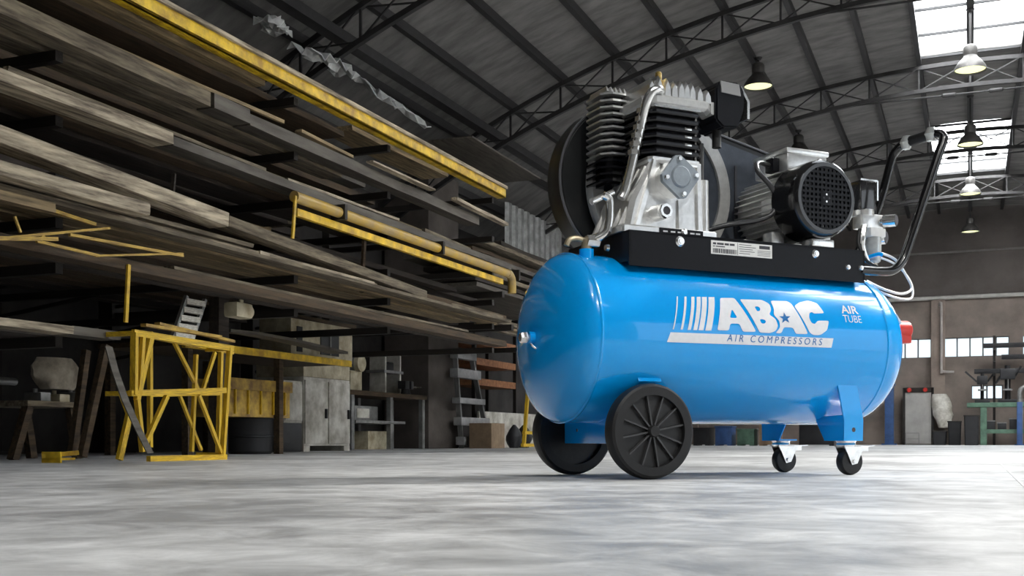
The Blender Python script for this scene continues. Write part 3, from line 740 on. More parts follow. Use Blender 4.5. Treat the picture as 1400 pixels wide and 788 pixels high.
# ---- flywheel and belt guard
def hull(c1, r1, c2, r2, n=40):
    d = math.dist(c1, c2); be = math.acos((r1 - r2) / d)
    out = [(c1[0] + r1 * math.cos(be + (2 * math.pi - 2 * be) * k / n), c1[1] + r1 * math.sin(be + (2 * math.pi - 2 * be) * k / n)) for k in range(n + 1)]
    out += [(c2[0] + r2 * math.cos(-be + 2 * be * k / 24), c2[1] + r2 * math.sin(-be + 2 * be * k / 24)) for k in range(25)]
    return out
FW = empty('flywheel', (.215, .085, .835), 0, ROOT)
q = MB(); q.lathe([(-.012, .2), (-.012, .236), (-.004, .24), (.02, .24), (.02, .2)], (0, 0, 0), 'Y', 72, close=True); q.build('rim', ALU_DULL, FW)
q = MB(); q.lathe([(-.002, 0), (-.002, .205), (.012, .205), (.012, 0)], (0, 0, 0), 'Y', 48); q.build('web', GUARD_GREY, FW)
GU = empty('belt_guard', (0, 0, 0), 0, ROOT)
c1, c2 = (.14, .852), (.585, .85)
ho = hull(c1, .24, c2, .15); hi = hull(c1, .232, c2, .142)
lo_ = [(a, max(b, .615)) for a, b in ho]; li_ = [(a, max(b, .62)) for a, b in hi]
fn = lambda a, b, d: (a, d, b)
q = MB(); q.loft([[fn(a, b, .118) for a, b in li_], [fn(a, b, .125) for a, b in lo_], [fn(a, b, .20) for a, b in lo_], [fn(a, b, .21) for a, b in li_]]); q.build('guard_shell', GUARD, GU, smooth=40)
q = MB(); fr = [(.355, .70), (.355, .995), (.60, .975), (.66, .95), (.66, .70)]
q.prism(hull((.40, .85), .165, (.59, .85), .125), fn, .108, .118); q.build('guard_front_sheet', GUARD_GREY, GU, smooth=40)
q = MB(); q.tube([(a, .12, b) for a, b in lo_] + [(lo_[0][0], .12, lo_[0][1])], .004, 6, 1); q.build('guard_edge', mat('guard_edge_grey', (.12, .12, .13), .35, .3, var=.1), GU)
MB().bb(.49, .497, .102, .108, .70, .94).build('guard_slot', DARK_INK, GU, smooth=0)

# ---- electric motor
MO = empty('electric_motor', (.586, 0, .79), 0, ROOT)
q = MB(); q.lathe([(-.1, 0), (-.1, .088), (.10, .088), (.115, .07), (.115, 0)], (0, 0, 0), 'Y', 48); q.build('motor_body', ALU_DULL, MO)
for k in range(36):
    a = 2 * math.pi * k / 36
    if abs(math.sin(a) - 1) < .15: continue
    p = Vector((math.cos(a) * .093, 0, math.sin(a) * .093))
    M = Matrix.Rotation(-a, 3, 'Y')
    MB().box(p, (.024, .19, .0035), M).build('motor_fin', ALU, MO, smooth=0)
q = MB(); q.lathe([(-.095, .098), (-.095, .112), (-.17, .112), (-.192, .108), (-.2, .1), (-.2, .09), (-.192, .09), (-.165, .1), (-.1, .1)], (0, 0, 0), 'Y', 72, close=True); fc = q.build('fan_cover', BLACK_GLOSS, MO)
q = MB(); pit = .0145
for i in range(-6, 7):
    c = i * pit
    if abs(c) < .088:
        L = math.sqrt(.0905 ** 2 - c * c)
        q.bb(c - .0034, c + .0034, -.198, -.192, -L, L); q.bb(-L, L, -.1985, -.1925, c - .0034, c + .0034)
q.build('grille', BLACK_P, fc, smooth=0)
q = MB(); q.bb(-.021, .021, -.2, -.194, -.021, .021, .002); q.build('grille_centre', BLACK_P, fc)
for dx, dz in ((-.01, 0), (.01, 0), (0, .01), (0, -.01)): MB().cyl((dx, -.2005, dz), (dx, -.2, dz), .003, seg=8).build('grille_hole', CHROME if dz else DARK_INK, fc)
q = MB(); q.lathe([(-.172, 0), (-.172, .03), (-.165, .03), (-.165, 0)], (0, 0, 0), 'Y', 24)
for k in range(7):
    a = 2 * math.pi * k / 7
    q.box((math.cos(a) * .055, -.168, math.sin(a) * .055), (.06, .02, .003), Matrix.Rotation(-a, 3, 'Y') @ Matrix.Rotation(.3, 3, 'X'))
q.build('fan', mat('blue_grey_fan', (.06, .08, .13), .4, var=.1), fc, smooth=0)
tb = MB(); tb.bb(-.055, .09, -.095, .06, .096, .15, .006); tbx = tb.build('terminal_box', ALU, MO)
MB().bb(-.06, .095, -.1, .065, .148, .164, .005).build('terminal_lid', ALU, tbx)
MB().lathe([(-.013, 0), (-.013, .014), (-.01, .017), (0, .018), (0, 0)], (.055, -.095, .122), 'Y', 24).build('cable_gland', CHROME, tbx)
MB().bb(-.078, -.055, -.06, -.02, .1, .14, .004).build('cable_entry', BLACK_P, tbx)
for (s, y) in ((-.085, -.07), (-.085, .06), (.085, -.07), (.085, .06)):
    MB().bb(s - .022, s + .022, y - .022, y + .022, -.134, -.085, .004).build('motor_foot', ALU, MO)
MB().bb(-.03, .05, -.175, -.13, -.134, -.112, .004).build('cable_clamp', CHROME, MO)
MB().box((-.092, -.05, -.005), (.004, .05, .04), None).build('rating_plate', WHITE_LABEL, MO)
MB().tube([(-.078, -.04, .12), (-.115, -.05, .122), (-.142, -.065, .11), (-.146, -.08, .085), (-.115, -.09, .05), (-.1, -.098, .02), (-.098, -.1, -.01), (-.118, -.1, -.04), (-.17, -.09, -.06), (-.25, -.08, -.075), (-.3, -.05, -.09)], .0075, 12, 6).build('motor_cable', mat('grey_black_cable', (.03, .03, .033), .3, coat=.4, var=.1), MO)

# ---- push handle
HA = empty('push_handle', (.75, 0, .6), 0, ROOT)
hp = [(-.01, -.165, .0), (.06, -.17, .0), (.105, -.175, .005), (.135, -.178, .03), (.155, -.18, .07), (.21, -.19, .22), (.258, -.198, .352), (.275, -.2, .395), (.28, -.197, .417), (.27, -.18, .427), (.254, -.13, .424), (.242, -.08, .418), (.235, -.055, .404), (.227, -.04, .375), (.205, -.02, .26), (.17, .01, .14), (.13, .03, .06), (.08, .04, .03), (-.01, .04, .03)]
MB().tube(hp, .0135, 16, 5).build('tube', BLACK_GLOSS, HA, smooth=60)
MB().tube([(.262, -.155, .4262), (.247, -.1, .4212)], .0165, 16, 1).build('grip', RUBBER, HA)
for p_ in ((.264, -.165, .428), (.244, -.085, .42)):
    q = MB(); q.lathe([(-.02, .0), (-.02, .012), (0, .021), (.02, .012), (.02, 0)], p_, 'Z', 20); q.build('grip_ring', CLEAR, HA)

# ---- pressure switch, regulator, hoses
RG = empty('regulator_set', (.91, -.02, .75), 0, ROOT)
MB().bb(-.065, -.005, -.03, .03, .06, .15, .004).build('pressure_switch', mat('smoked_black_plastic', (.02, .02, .022), .15, coat=.6, var=.1), RG)
q = MB()
for a, b in (((-.068, -.032, .15), (-.002, -.032, .15)), ((-.002, -.032, .15), (-.002, -.032, .09)), ((-.002, -.032, .15), (-.002, .03, .15))): q.bar(a, b, .005)
q.build('switch_rim', CHROME, RG)
q = MB(); q.cyl((-.03, 0, .045), (-.03, 0, .062), .034, seg=20); q.bb(-.055, .03, -.025, .02, .005, .05, .005); q.build('manifold', ALU, RG)
q = MB(); q.lathe([(.0, .0), (.0, .02), (.03, .02), (.055, .013), (.058, 0)], (-.002, 0, .045), 'Z', 20); q.build('regulator_knob', BLACK_P, RG)
q = MB(); q.bb(-.025, .035, -.03, .025, -.02, .008, .004); q.build('filter_head', WHITE_LABEL, RG)
q = MB(); q.lathe([(-.10, 0), (-.10, .012), (-.094, .021), (-.06, .023), (-.02, .023), (-.02, 0)], (.004, -.01, 0), 'Z', 24); q.build('filter_bowl', CLEAR, RG)
MB().cyl((.004, -.01, -.125), (.004, -.01, -.10), .006, seg=10).build('bowl_drain', BRASS, RG)
for (s, y, z, r) in ((.05, -.045, .03, .019), (.07, .02, -.01, .022)):
    q = MB(); q.cyl((s - .02, y + .02, z), (s, y - .012, z), r, seg=24); q.cyl((s - .04, y + .04, z), (s - .01, y, z), r * .5, seg=12); g_ = q.build('pressure_gauge', CHROME, RG)
    q = MB(); q.cyl((s + .0005, y - .0125, z), (s + .001, y - .0135, z), r * .78, seg=20); q.build('gauge_face', DARK_INK, g_)
q = MB(); q.tube([(-.05, -.03, .01), (-.062, -.035, -.03), (-.058, -.03, -.06), (-.04, -.03, -.1)], .009, 10, 5); q.build('copper_line', CHROME, RG)
MB().tube([(-.06, -.02, .0), (-.075, -.03, -.05), (-.05, -.04, -.1), (-.02, -.05, -.115)], .005, 8, 5).build('wire', RUBBER, RG)
MB().tube([(-.03, -.02, -.085), (-.015, -.05, -.078), (-.005, -.06, -.082)], .006, 8, 5).build('blue_hose', BLUE, RG)
MB().tube([(.02, .0, -.06), (.07, -.03, -.085), (.1, -.05, -.14), (.1, -.07, -.18), (.05, -.08, -.2), (-.02, -.08, -.19), (-.07, -.06, -.165)], .0042, 8, 6).build('white_hose', WHITE_LABEL, RG)
MB().tube([(.02, .01, -.07), (.085, -.02, -.1), (.115, -.05, -.155), (.09, -.08, -.21), (.02, -.09, -.215), (-.05, -.07, -.19)], .0036, 8, 6).build('white_hose', WHITE_LABEL, RG)

# ================================================================== STOCK RACKS ALONG THE LEFT SIDE
def yfor(u, X): return hx(u, HOR, X).y
LV = [.58, .92, 1.13, 1.34, 1.60, 1.90, 2.24]
LVN = ['lowest', 'second', 'third', 'fourth', 'fifth', 'sixth', 'top']
FR = [2.7, 3.95, 5.9, 7.1, 9.0]
for k, fy in enumerate(FR):
    r = empty('cantilever_rack', (-6.45, fy, 0))
    tag(r, ['dark steel rack frame nearest the camera', 'dark steel rack frame just before the yellow trestle', 'dark steel rack frame just after the yellow trestle', 'dark steel rack frame beside the white cabinet', 'last dark steel rack frame before the concrete column'][k], 'rack', 'rack frames')
    MB().bb(-.08, .06, -.05, .05, 0, 2.62).build('upright', RACK, r, smooth=0)
    MB().bb(-.12, .18, -.09, .09, 0, .02).build('foot_plate', RACK, r, smooth=0)
    for i, z in enumerate(LV):
        if i == 0 and k > 1: continue
        bar_obj('arm', (.06, 0, z - .025), (2.56, 0, z - .025), .045, .048, RACK, r)
        bar_obj('brace', (.06, .0, z - .16), (1.0, .0, z - .04), .025, .025, RACK, r)

def stock(name, label, cat, m, a, b, w, h, ext=False, group=None, bevel=.004):
    p, q = hx(*a), hx(*b)
    if ext:
        d = q - p; p = p + d * ((2.35 - p.y) / d.y)
    mid = (p + q) / 2
    o = MB().bar(p - mid, q - mid, w, h, bevel=bevel).build(name, m, None, mid)
    return tag(o, label, cat, group)
W = WOODS
JIT = random.Random(21)
# top level: yellow channel with a pale upper flange
p, q = hx(205, 10, -3.80), hx(690, 280, -3.80); d = q - p; p = p + d * ((2.35 - p.y) / d.y)
yb = empty('steel_beam', (p.x, p.y, 0)); tag(yb, 'long yellow steel channel with a pale upper edge, front of the top rack level', 'beam')
zz = LV[6]
MB().bb(-.012, .012, 0, q.y - p.y, zz, zz + .075, .002).build('web', YELLOW, yb)
MB().bb(-.07, .03, 0, q.y - p.y, zz + .075, zz + .1, .002).build('top_flange', W['pale'], yb)
MB().bb(-.07, .012, 0, q.y - p.y, zz - .0, zz + .012, .002).build('bottom_flange', YELLOW, yb)
def lay(name, label, cat, m, X, z, w, h, y0, y1, group=None, tilt=0.0):   # plank lying on a level
    yc = (y0 + y1) / 2
    L = y1 - y0; ns = max(2, int(L / .35)); rings = []; rr = JIT
    wob = rr.uniform(-.012, .012) if L > 1 else 0
    for i in range(ns + 1):
        t = i / ns; y = -L / 2 + L * t; e = .004 if L > 1 else .0005
        dx = wob * math.sin(math.pi * t * 1.5) + tilt * y
        k = 1 - (rr.uniform(0, .1) if L > 1 else 0); hh = h * (1 - (rr.uniform(0, .14) if L > 1 else 0))
        rings.append([(dx - w / 2 * k, y + rr.uniform(-e, e), -h / 2), (dx + w / 2 * k + rr.uniform(-e, e), y, -h / 2), (dx + w / 2 * k + rr.uniform(-e, e), y, -h / 2 + hh), (dx - w / 2 * k, y, -h / 2 + hh)])
    o = MB().loft(rings).build(name, m, None, (X, yc, z + h / 2 + .001), smooth=20)
    return tag(o, label, cat, group)
lay('timber_plank', 'beige timber plank just behind the yellow channel on the top rack level', 'plank', W['beige'], -3.99, LV[6], .10, .045, 2.4, yfor(350, -4.0))
lay('timber_plank', 'wide brown board on the top rack level, behind the beige plank', 'plank', W['brown'], -4.25, LV[6], .34, .04, 2.4, 6.8)
# sixth level: pale grey beam in lengths
lay('steel_beam', 'nearest length of pale grey box beam at the front of the sixth rack level', 'beam', W['weathered'], -3.84, LV[5], .13, .085, 2.4, yfor(285, -3.8))
lay('steel_beam', 'short capped length of pale grey box beam on the sixth rack level', 'beam', W['greysteel'], -3.84, LV[5], .12, .08, yfor(289, -3.8), yfor(338, -3.8))
lay('steel_beam', 'far length of grey box beam at the front of the sixth rack level', 'beam', W['greysteel'], -3.86, LV[5], .12, .075, yfor(342, -3.8), yfor(655, -3.8))
# fifth level
lay('timber_plank', 'pale timber plank at the near front of the fifth rack level', 'plank', W['pale'], -3.80, LV[4], .14, .06, 2.4, yfor(237, -3.73))
lay('timber_plank', 'long grey timber plank continuing the pale one on the fifth rack level', 'plank', W['greysteel'], -3.80, LV[4], .13, .05, yfor(240, -3.73), yfor(700, -3.73))
lay('timber_plank', 'dark brown timber beam behind the pale plank on the fifth rack level', 'plank', W['brown'], -3.97, LV[4], .12, .11, 2.4, 8.8)
# yellow pipe with elbow, hung in front of the arm tips of the fifth level
pz_ = hx(550, 322, -3.66).z
a_, b_ = yfor(402, -3.66), yfor(697, -3.66)
pp = empty('pipe', (-3.66, a_, pz_)); tag(pp, 'long yellow pipe ending in a downward elbow, under the fifth rack level', 'pipe')
MB().cyl((0, 0, 0), (0, b_ - a_ - .06, 0), .033, seg=16).build('straight', PIPE_YELLOW, pp)
MB().tube([(0, b_ - a_ - .06, 0), (0, b_ - a_ - .01, -.004), (0, b_ - a_ + .04, -.04), (0, b_ - a_ + .05, -.1), (0, b_ - a_ + .05, -.16)], .036, 14, 5).build('elbow', PIPE_YELLOW, pp)
for yy in (.5, 1.9, 3.4): MB().bb(-.06, .045, yy, yy + .03, -.045, .05).build('clamp', RACK, pp, smooth=0)
a2, b2 = yfor(404, -3.7), yfor(686, -3.7)
MB().bb(-3.75, -3.72, a2, b2, pz_ - .085, pz_ - .05)
o = MB().bar((0, 0, 0), (0, b2 - a2, 0), .03, .045).build('steel_angle', YELLOW, None, (-3.70, a2, pz_ - .075)); tag(o, 'thin yellow steel strip running just below the yellow pipe', 'bar')
for (u, v0, v1, X, lab) in ((402, 268, 326, -3.628, 'thin yellow upright rod at the near end of the yellow pipe'), (174, 362, 441, -3.735, 'thin yellow rod hanging above the yellow trestle')):
    p0, p1 = hx(u + 2, v0, X), hx(u - 2, v1, X)
    o = MB().bar(p0 - p1, (0, 0, 0), .02, .012).build('steel_rod', YELLOW, None, p1); tag(o, lab, 'rod')
# fourth level: chunky pale planks
stock('timber_plank', 'chunky weathered pale beam sloping across the front of the fourth rack level', 'plank', W['pale'], (-60, 168, -3.78), (300, 302, -3.70), .13, .075)
stock('timber_plank', 'thick pale plank with a rounded cut end, below the sloping pale beam', 'plank', W['pale'], (-40, 222, -3.66), (196, 288, -3.60), .10, .065, bevel=.015)
stock('timber_plank', 'weathered grey beam continuing the sloping pale beam, taped near its end', 'plank', W['weathered'], (302, 303, -3.78), (575, 404, -3.78), .11, .06)
# third level: long bundle
for i, (X, h, y0, y1, m, lab) in enumerate(((-3.76, .022, 2.4, 9.0, 'weathered', 'lowest long thin weathered plank of the front bundle on the third rack level'), (-3.79, .02, 2.4, 6.6, 'pale', 'second thin pale plank of the front bundle on the third rack level'), (-3.77, .024, 2.4, 5.2, 'weathered', 'topmost short weathered plank of the front bundle on the third rack level'))):
    lay('timber_plank', lab, 'plank', W[m], X, LV[2] + i * .024, .13, h, y0, y1, None, .004 * (i - 1))
lay('timber_plank', 'short beige plank end showing under the front bundle at the left edge', 'plank', W['beige'], -3.685, LV[2] - .046, .05, .045, 2.4, yfor(75, -3.66))
lay('timber_plank', 'brown plank with a yellowish edge behind the front bundle on the third rack level', 'plank', W['beige'], -3.93, LV[2], .12, .05, 2.6, 9.05)
lay('timber_plank', 'far brown beam lying on the third rack level towards the tank', 'plank', W['brown'], -3.80, LV[2] + .024, .1, .04, 6.9, 9.0)
# second level
lay('timber_beam', 'heavy brown beam at the front of the second rack level', 'beam', W['brown'], -3.81, LV[1], .12, .055, 2.4, 9.0)
lay('timber_beam', 'dark beam behind the heavy brown beam on the second rack level', 'beam', W['dark'], -3.93, LV[1], .09, .09, 2.4, 8.7)
lay('timber_plank', 'thin weathered lath on top of the heavy brown beam', 'plank', W['weathered'], -3.80, LV[1] + .056, .07, .018, 4.6, 8.2)
# yellow lattice girder resting on the second level
g = empty('lattice_girder', (-3.72, 2.5, LV[1] + .058)); tag(g, 'yellow lattice girder of thin bars resting on the second rack level', 'girder')
def gp(u, v): return hx(u, v, -3.69) - g.location
for (u0, v0, u1, v1, w_) in ((-20, 328, 150, 312, .012), (-20, 326, 78, 327, .018), (95, 321, 250, 350, .014), (50, 331, 60, 322, .012), (50, 330, 135, 350, .013), (130, 350, 250, 347, .01), (20, 296, 28, 318, .01), (60, 284, 130, 307, .016)):
    p0, p1 = gp(u0, v0), gp(u1, v1)
    bar_obj('lattice_bar', p0, p1, w_ * .95, w_ * .95, RUSTY_YELLOW, g)
# lowest level (near end only)
lay('timber_plank', 'pale squared plank at the front of the lowest rack level, left edge', 'plank', W['pale'], -3.80, LV[0], .13, .035, 2.4, yfor(103, -3.73))
lay('timber_plank', 'grey plank butted to the pale one on the lowest rack level', 'plank', W['greysteel'], -3.82, LV[0], .12, .04, yfor(106, -3.73), yfor(172, -3.73))
lay('timber_plank', 'wide dark board behind the pale plank on the lowest rack level', 'plank', W['dark'], -4.1, LV[0], .38, .03, 2.4, 4.0)
# deeper stock on every level
fill = random.Random(5)
start = {2: -4.03, 3: -3.96, 4: -4.08, 5: -3.96, 6: -4.46}
names = {'weathered': 'weathered grey', 'brown': 'brown', 'dark': 'dark', 'greysteel': 'grey steel', 'beige': 'beige', 'pale': 'pale'}
for i in range(2, 7):
    x = start[i]; c = 0
    while x > -6.1 and c < 9:
        w_ = fill.uniform(.09, .24); h_ = fill.uniform(.025, .07)
        kind = fill.choice(['brown', 'brown', 'dark', 'dark', 'weathered', 'greysteel', 'beige'])
        y0 = fill.choice([2.4, 2.45, 2.5, 3.4]); y1 = fill.uniform(6.4, 9.3)
        xc = x - w_ / 2
        lay('timber_plank', '%s stock board on the %s rack level, %s behind its front pieces' % (names[kind], LVN[i], ['nearest', 'second', 'third', 'fourth', 'fifth', 'sixth', 'seventh', 'eighth', 'ninth'][c]), 'plank', W[kind], xc, LV[i], w_, h_, y0, y1, 'boards deep on the %s rack level' % LVN[i])
        x -= w_ + fill.uniform(.015, .10); c += 1
# loose laths and offcuts on top of the front pieces
lt = random.Random(17)
tops = {2: .0, 3: .005, 4: .066, 5: .09}
ordn = ['nearest', 'second', 'third', 'fourth', 'fifth', 'sixth', 'seventh']
for i in (2, 4, 5):
    yy = 2.5; c = 0
    while yy < 8.2 and c < 7:
        L = lt.uniform(.6, 1.9); kind = lt.choice(['brown', 'weathered', 'beige', 'dark', 'weathered', 'pale'])
        lay('timber_lath', 'loose %s lath on the front planks of the %s rack level, %s along it' % (names[kind], LVN[i], ordn[c]), 'lath', W[kind], (-3.79 if i != 3 else -3.885) + lt.uniform(-.03, .03), LV[i] + tops[i] + ((.072 if yy < 5.2 - L else .048 if yy < 6.6 - L else .026) if i == 2 else 0) - .005, lt.uniform(.02, .06), lt.uniform(.012, .028), yy, yy + L, 'loose laths on the rack fronts', lt.uniform(-.05, .05))
        yy += L + lt.uniform(.05, .5); c += 1
for k, (u, v0, v1, X, m) in enumerate(((206, 100, 150, -4.3, 'greysteel'), (66, 50, 86, -4.3, 'greysteel'), (238, 238, 284, -3.70, 'dark'), (284, 204, 250, -4.2, 'beige'), (498, 330, 400, -3.9, 'brown'))):
    p0, p1 = hx(u, v0, X), hx(u - 4, v1, X)
    o = MB().bar(p0 - p1, (0, 0, 0), (.12, .09, .012, .06, .03)[k], .02).build('steel_strut', W[m], None, p1)
    tag(o, ['grey plate strut between the fifth and sixth rack levels', 'short grey plate strut at the far upper left of the racks', 'thin dark strap hanging over the sloping pale beam', 'beige strut behind the pale plank of the fifth rack level', 'brown strut standing below the yellow pipe'][k], 'strut')
# crumpled plastic film and stock on top
def film(name, label, pts, wd, m, seed):
    rr = random.Random(seed); bm = bmesh.new(); rows = []
    P = [hx(*p) for p in pts]; c0 = sum(P, Vector()) / len(P)
    nn = 12
    for i in range(nn + 1):
        t = i / nn * (len(P) - 1); k = min(int(t), len(P) - 2); p = P[k].lerp(P[k + 1], t - k) - c0
        rows.append([bm.verts.new(p + Vector((-.06 * j, rr.uniform(-.05, .05), wd * (j - 2) / 2.5 + rr.uniform(-.05, .05)))) for j in range(5)])
    for a, b in zip(rows[:-1], rows[1:]):
        for j in range(4): bm.faces.new((a[j], a[j + 1], b[j + 1], b[j]))
    me = bpy.data.meshes.new(name); bm.to_mesh(me); bm.free(); me.materials.append(m)
    o = bpy.data.objects.new(name, me); o.location = c0; COL.objects.link(o)
    sm = o.modifiers.new('thick', 'SOLIDIFY'); sm.thickness = .008
    tag(o, label, 'sheeting')
film('plastic_film', 'narrow torn strip of pale plastic film under the eave beam, nearest the camera', [(380, 22, -5.05), (398, 42, -5.05)], .03, FILM, 2)
film('plastic_film', 'long torn strip of pale plastic film under the eave beam above the yellow channel', [(428, 64, -5.05), (470, 86, -5.05), (492, 100, -5.05)], .035, FILM, 3)
film('plastic_film', 'crumpled pale plastic film bunched under the eave beam at the far end of the racks', [(505, 108, -5.0), (550, 138, -5.0), (592, 168, -5.0)], .11, FILM, 5)
o = stock('timber_plank', 'flat grey board edge above the far end of the yellow channel', 'plank', W['greysteel'], (615, 190, -4.9), (712, 247, -4.9), .5, .02)
lay('timber_plank', 'brown board under the crumpled film at the far top of the racks', 'plank', W['beige'], -4.62, LV[6] + .3, .28, .04, 7.6, 9.3)

# second rack beyond: stack of boards
r = empty('board_rack', (-4.9, 10.4, 0)); tag(r, 'dark steel rack carrying the stacked boards beside the tank', 'rack')
for yy in (0, 2.6):
    bar_obj('post', (-1.55, yy, 0), (-1.55, yy, 2.4), .09, .09, RACK, r)
    bar_obj('bearer', (-1.5, yy, 1.58), (.52, yy, 1.58), .06, .06, RACK, r)
    bar_obj('bearer', (-1.5, yy, 1.24), (.62, yy, 1.24), .06, .06, RACK, r)
bd = random.Random(8)
bl = ['lowest', 'second', 'third', 'fourth', 'fifth', 'sixth', 'seventh', 'topmost']
for k in range(8):
    lay('stacked_board', '%s of the grey boards stacked on the rack beside the tank' % bl[k], 'board', W[['greysteel', 'dark', 'weathered', 'dark', 'greysteel', 'brown', 'weathered', 'dark'][k]], -4.86 + bd.uniform(-.03, .03), 1.612 + k * .076, .84 + bd.uniform(-.16, .04), .045, 10.2 + bd.uniform(-.4, .5), 13.8, 'boards stacked beside the tank')
for k in range(3): lay('steel_bar', ['nearest pale bar on the middle bearer of the board rack', 'middle pale bar on the middle bearer of the board rack', 'rear pale bar on the middle bearer of the board rack'][k], 'bar', W['weathered' if k != 1 else 'beige'], -4.4 - k * .16, 1.271, .07, .05, 9.9 + .3 * k, 13.6, 'bars on the board rack')

# ================================================================== YELLOW TRESTLE AND THE THINGS AROUND IT
XT = -3.60
t = empty('yellow_trestle', (XT, hz(160, 632).y, 0)); tag(t, 'bright yellow welded steel trestle with crossed legs standing on the floor', 'trestle')
def tp(u, v, X=XT):
    p = hx(u, v, X); p.z = max(p.z, .012); return p - t.location
front = [(184, 455, 183, 540, .032, .02), (208, 455, 187, 548, .028, .02), (196, 453, 190, 540, .02, .02), (165, 535, 177, 567, .024, .02), (177, 565, 163, 632, .03, .02), (187, 542, 195, 618, .024, .02), (228, 542, 199, 606, .022, .02), (178, 538, 308, 534, .028, .02), (203, 628, 308, 626, .03, .025), (314, 476, 304, 627, .026, .02), (272, 541, 304, 624, .018, .016), (182, 455, 318, 477, .03, .02)]
for (u0, v0, u1, v1, w_, d_) in front: bar_obj('frame_bar', tp(u0, v0), tp(u1, v1), d_, w_, YELLOW, t)
XB = -3.76
rear = [(205, 458, 205, 612, .022, .02), (302, 482, 298, 620, .022, .02), (268, 485, 262, 618, .02, .018), (205, 540, 300, 538, .022, .02), (205, 460, 318, 482, .024, .02), (238, 468, 273, 537, .018, .016), (294, 482, 276, 537, .018, .016), (246, 542, 275, 616, .016, .014)]
for (u0, v0, u1, v1, w_, d_) in rear: bar_obj('frame_bar', tp(u0, v0, XB), tp(u1, v1, XB), d_, w_, YELLOW, t)
for (u, v) in ((184, 456), (316, 477), (183, 538), (306, 534), (304, 622)):
    p0 = tp(u, v); bar_obj('cross_bar', p0, p0 + Vector((XB - XT, 0, 0)), .022, .022, YELLOW, t)
# loose yellow lengths lying on the trestle
for k, (u0, v0, u1, v1, X) in enumerate(((196, 448, 300, 464, -3.66), (215, 446, 318, 470, -3.76))):
    p0, p1 = hx(u0, v0, X), hx(u1, v1, X)
    p0.z += .012; p1.z += .012
    o = MB().bar((0, 0, 0), p1 - p0, .035, .014).build('steel_strip', RUSTY_YELLOW, None, p0); tag(o, ['front rusty yellow strip lying along the top of the trestle', 'rear rusty yellow strip lying along the top of the trestle'][k], 'bar')
# grey curved strip leaning on the trestle
pts = [hx(u, v, X) for u, v, X in ((149, 474, -3.56), (158, 508, -3.54), (172, 548, -3.52), (190, 588, -3.50), (206, 620, -3.48))]
o = MB()
o.loft([[p + Vector((0, -.022, 0)) - pts[-1], p + Vector((0, .022, .0)) - pts[-1], p + Vector((-.006, .022, 0)) - pts[-1], p + Vector((-.006, -.022, 0)) - pts[-1]] for p in pts])
tag(o.build('metal_strip', W['greysteel'], None, pts[-1]), 'curved grey metal strip leaning against the yellow trestle', 'strip')
# yellow bracket on the floor
p0 = hz(80, 633)
yb2 = empty('steel_bracket', (p0.x, p0.y, 0), .1); tag(yb2, 'small folded yellow steel bracket lying on the floor', 'bracket')
MB().bb(-.05, .05, -.05, .05, .012, .022).build('plate', YELLOW, yb2, smooth=0); MB().bb(-.05, .05, -.05, -.04, 0, .05).build('plate', YELLOW, yb2, smooth=0); MB().bar((-.05, -.05, .03), (.06, .06, .045), .03, .02).build('lip', YELLOW, yb2)
# wooden props under the near racks
for k, (u0, v0, u1, v1, X) in enumerate(((145, 466, 112, 630, -3.98), (118, 470, 98, 626, -4.3))):
    p0, p1 = hx(u0, v0, X), hx(u1, v1, X); p1.z = .02; p0.z = min(p0.z, LV[0] - .005)
    o = MB().bar(p0 - p1, (0, 0, 0), .036, .036, bevel=.003).build('timber_prop', W['brown'], None, p1); tag(o, ['leaning brown timber prop left of the yellow trestle', 'shorter brown timber prop behind the leaning one'][k], 'post')
# low bench at the far left
XBn = -4.5
ya, yb_ = yfor(38, XBn), yfor(112, XBn)
zb = hx(75, 549, XBn).z
b = empty('low_bench', (XBn, ya, 0)); tag(b, 'low dark workbench with a worn board top under the racks at far left', 'bench')
MB().bb(-.4, 0, 0, yb_ - ya, zb - .03, zb, .003).build('top', W['weathered'], b)
for (xx, yy, dy) in ((-.03, .03, -.1), (-.03, yb_ - ya - .05, .05), (-.36, .03, -.1), (-.36, yb_ - ya - .05, .05)): MB().bar((xx, yy, zb - .03), (xx, yy + dy, 0), .045, .04).build('leg', W['brown'], b)
for k, (u0, u1, h_, m) in enumerate(((52, 66, .05, GREY_MET), (78, 92, .045, CREAM), (100, 108, .06, GREY_MET))):
    o = MB(); y0, y1 = yfor(u0, XBn - .1), yfor(u1, XBn - .1)
    o.bb(0, .12, 0, (y1 - y0), 0, h_, .006); o.cyl((.06, .02, h_), (.06, .02, h_ + .02), .012, seg=10)
    tag(o.build('tool_box', m, None, (XBn - .2, y0, zb)), ['grey tool box on the low bench', 'cream tool box on the low bench', 'small grey block at the end of the low bench'][k], 'box', None)
# bars and tube lengths at far left
for k, (v, X) in enumerate(((524, -4.95), (536, -5.1), (512, -5.2))):
    z = hx(50, v, X).z
    o = MB().cyl((0, 0, 0), (0, 1.5, 0), .022, seg=12).build('steel_tube', mat('pale_zinc_tube', (.5, .5, .5), .4, .6, var=.3), None, (X, 3.2, z)); tag(o, ['nearest pale steel tube on the trestle stand behind the low bench', 'middle pale steel tube on the trestle stand behind the low bench', 'rear pale steel tube on the trestle stand behind the low bench'][k], 'tube')
s_ = empty('tube_stand', (-5.2, 3.5, 0)); tag(s_, 'dark stand holding pale steel tubes behind the low bench', 'stand')
for yy in (0, .9):
    for xx in (-.22, .22): bar_obj('leg', (xx, yy - .1, 0), (xx, yy, .43), .04, .04, RACK, s_)
    bar_obj('rail', (-.25, yy, .43), (.25, yy, .43), .03, .03, RACK, s_)
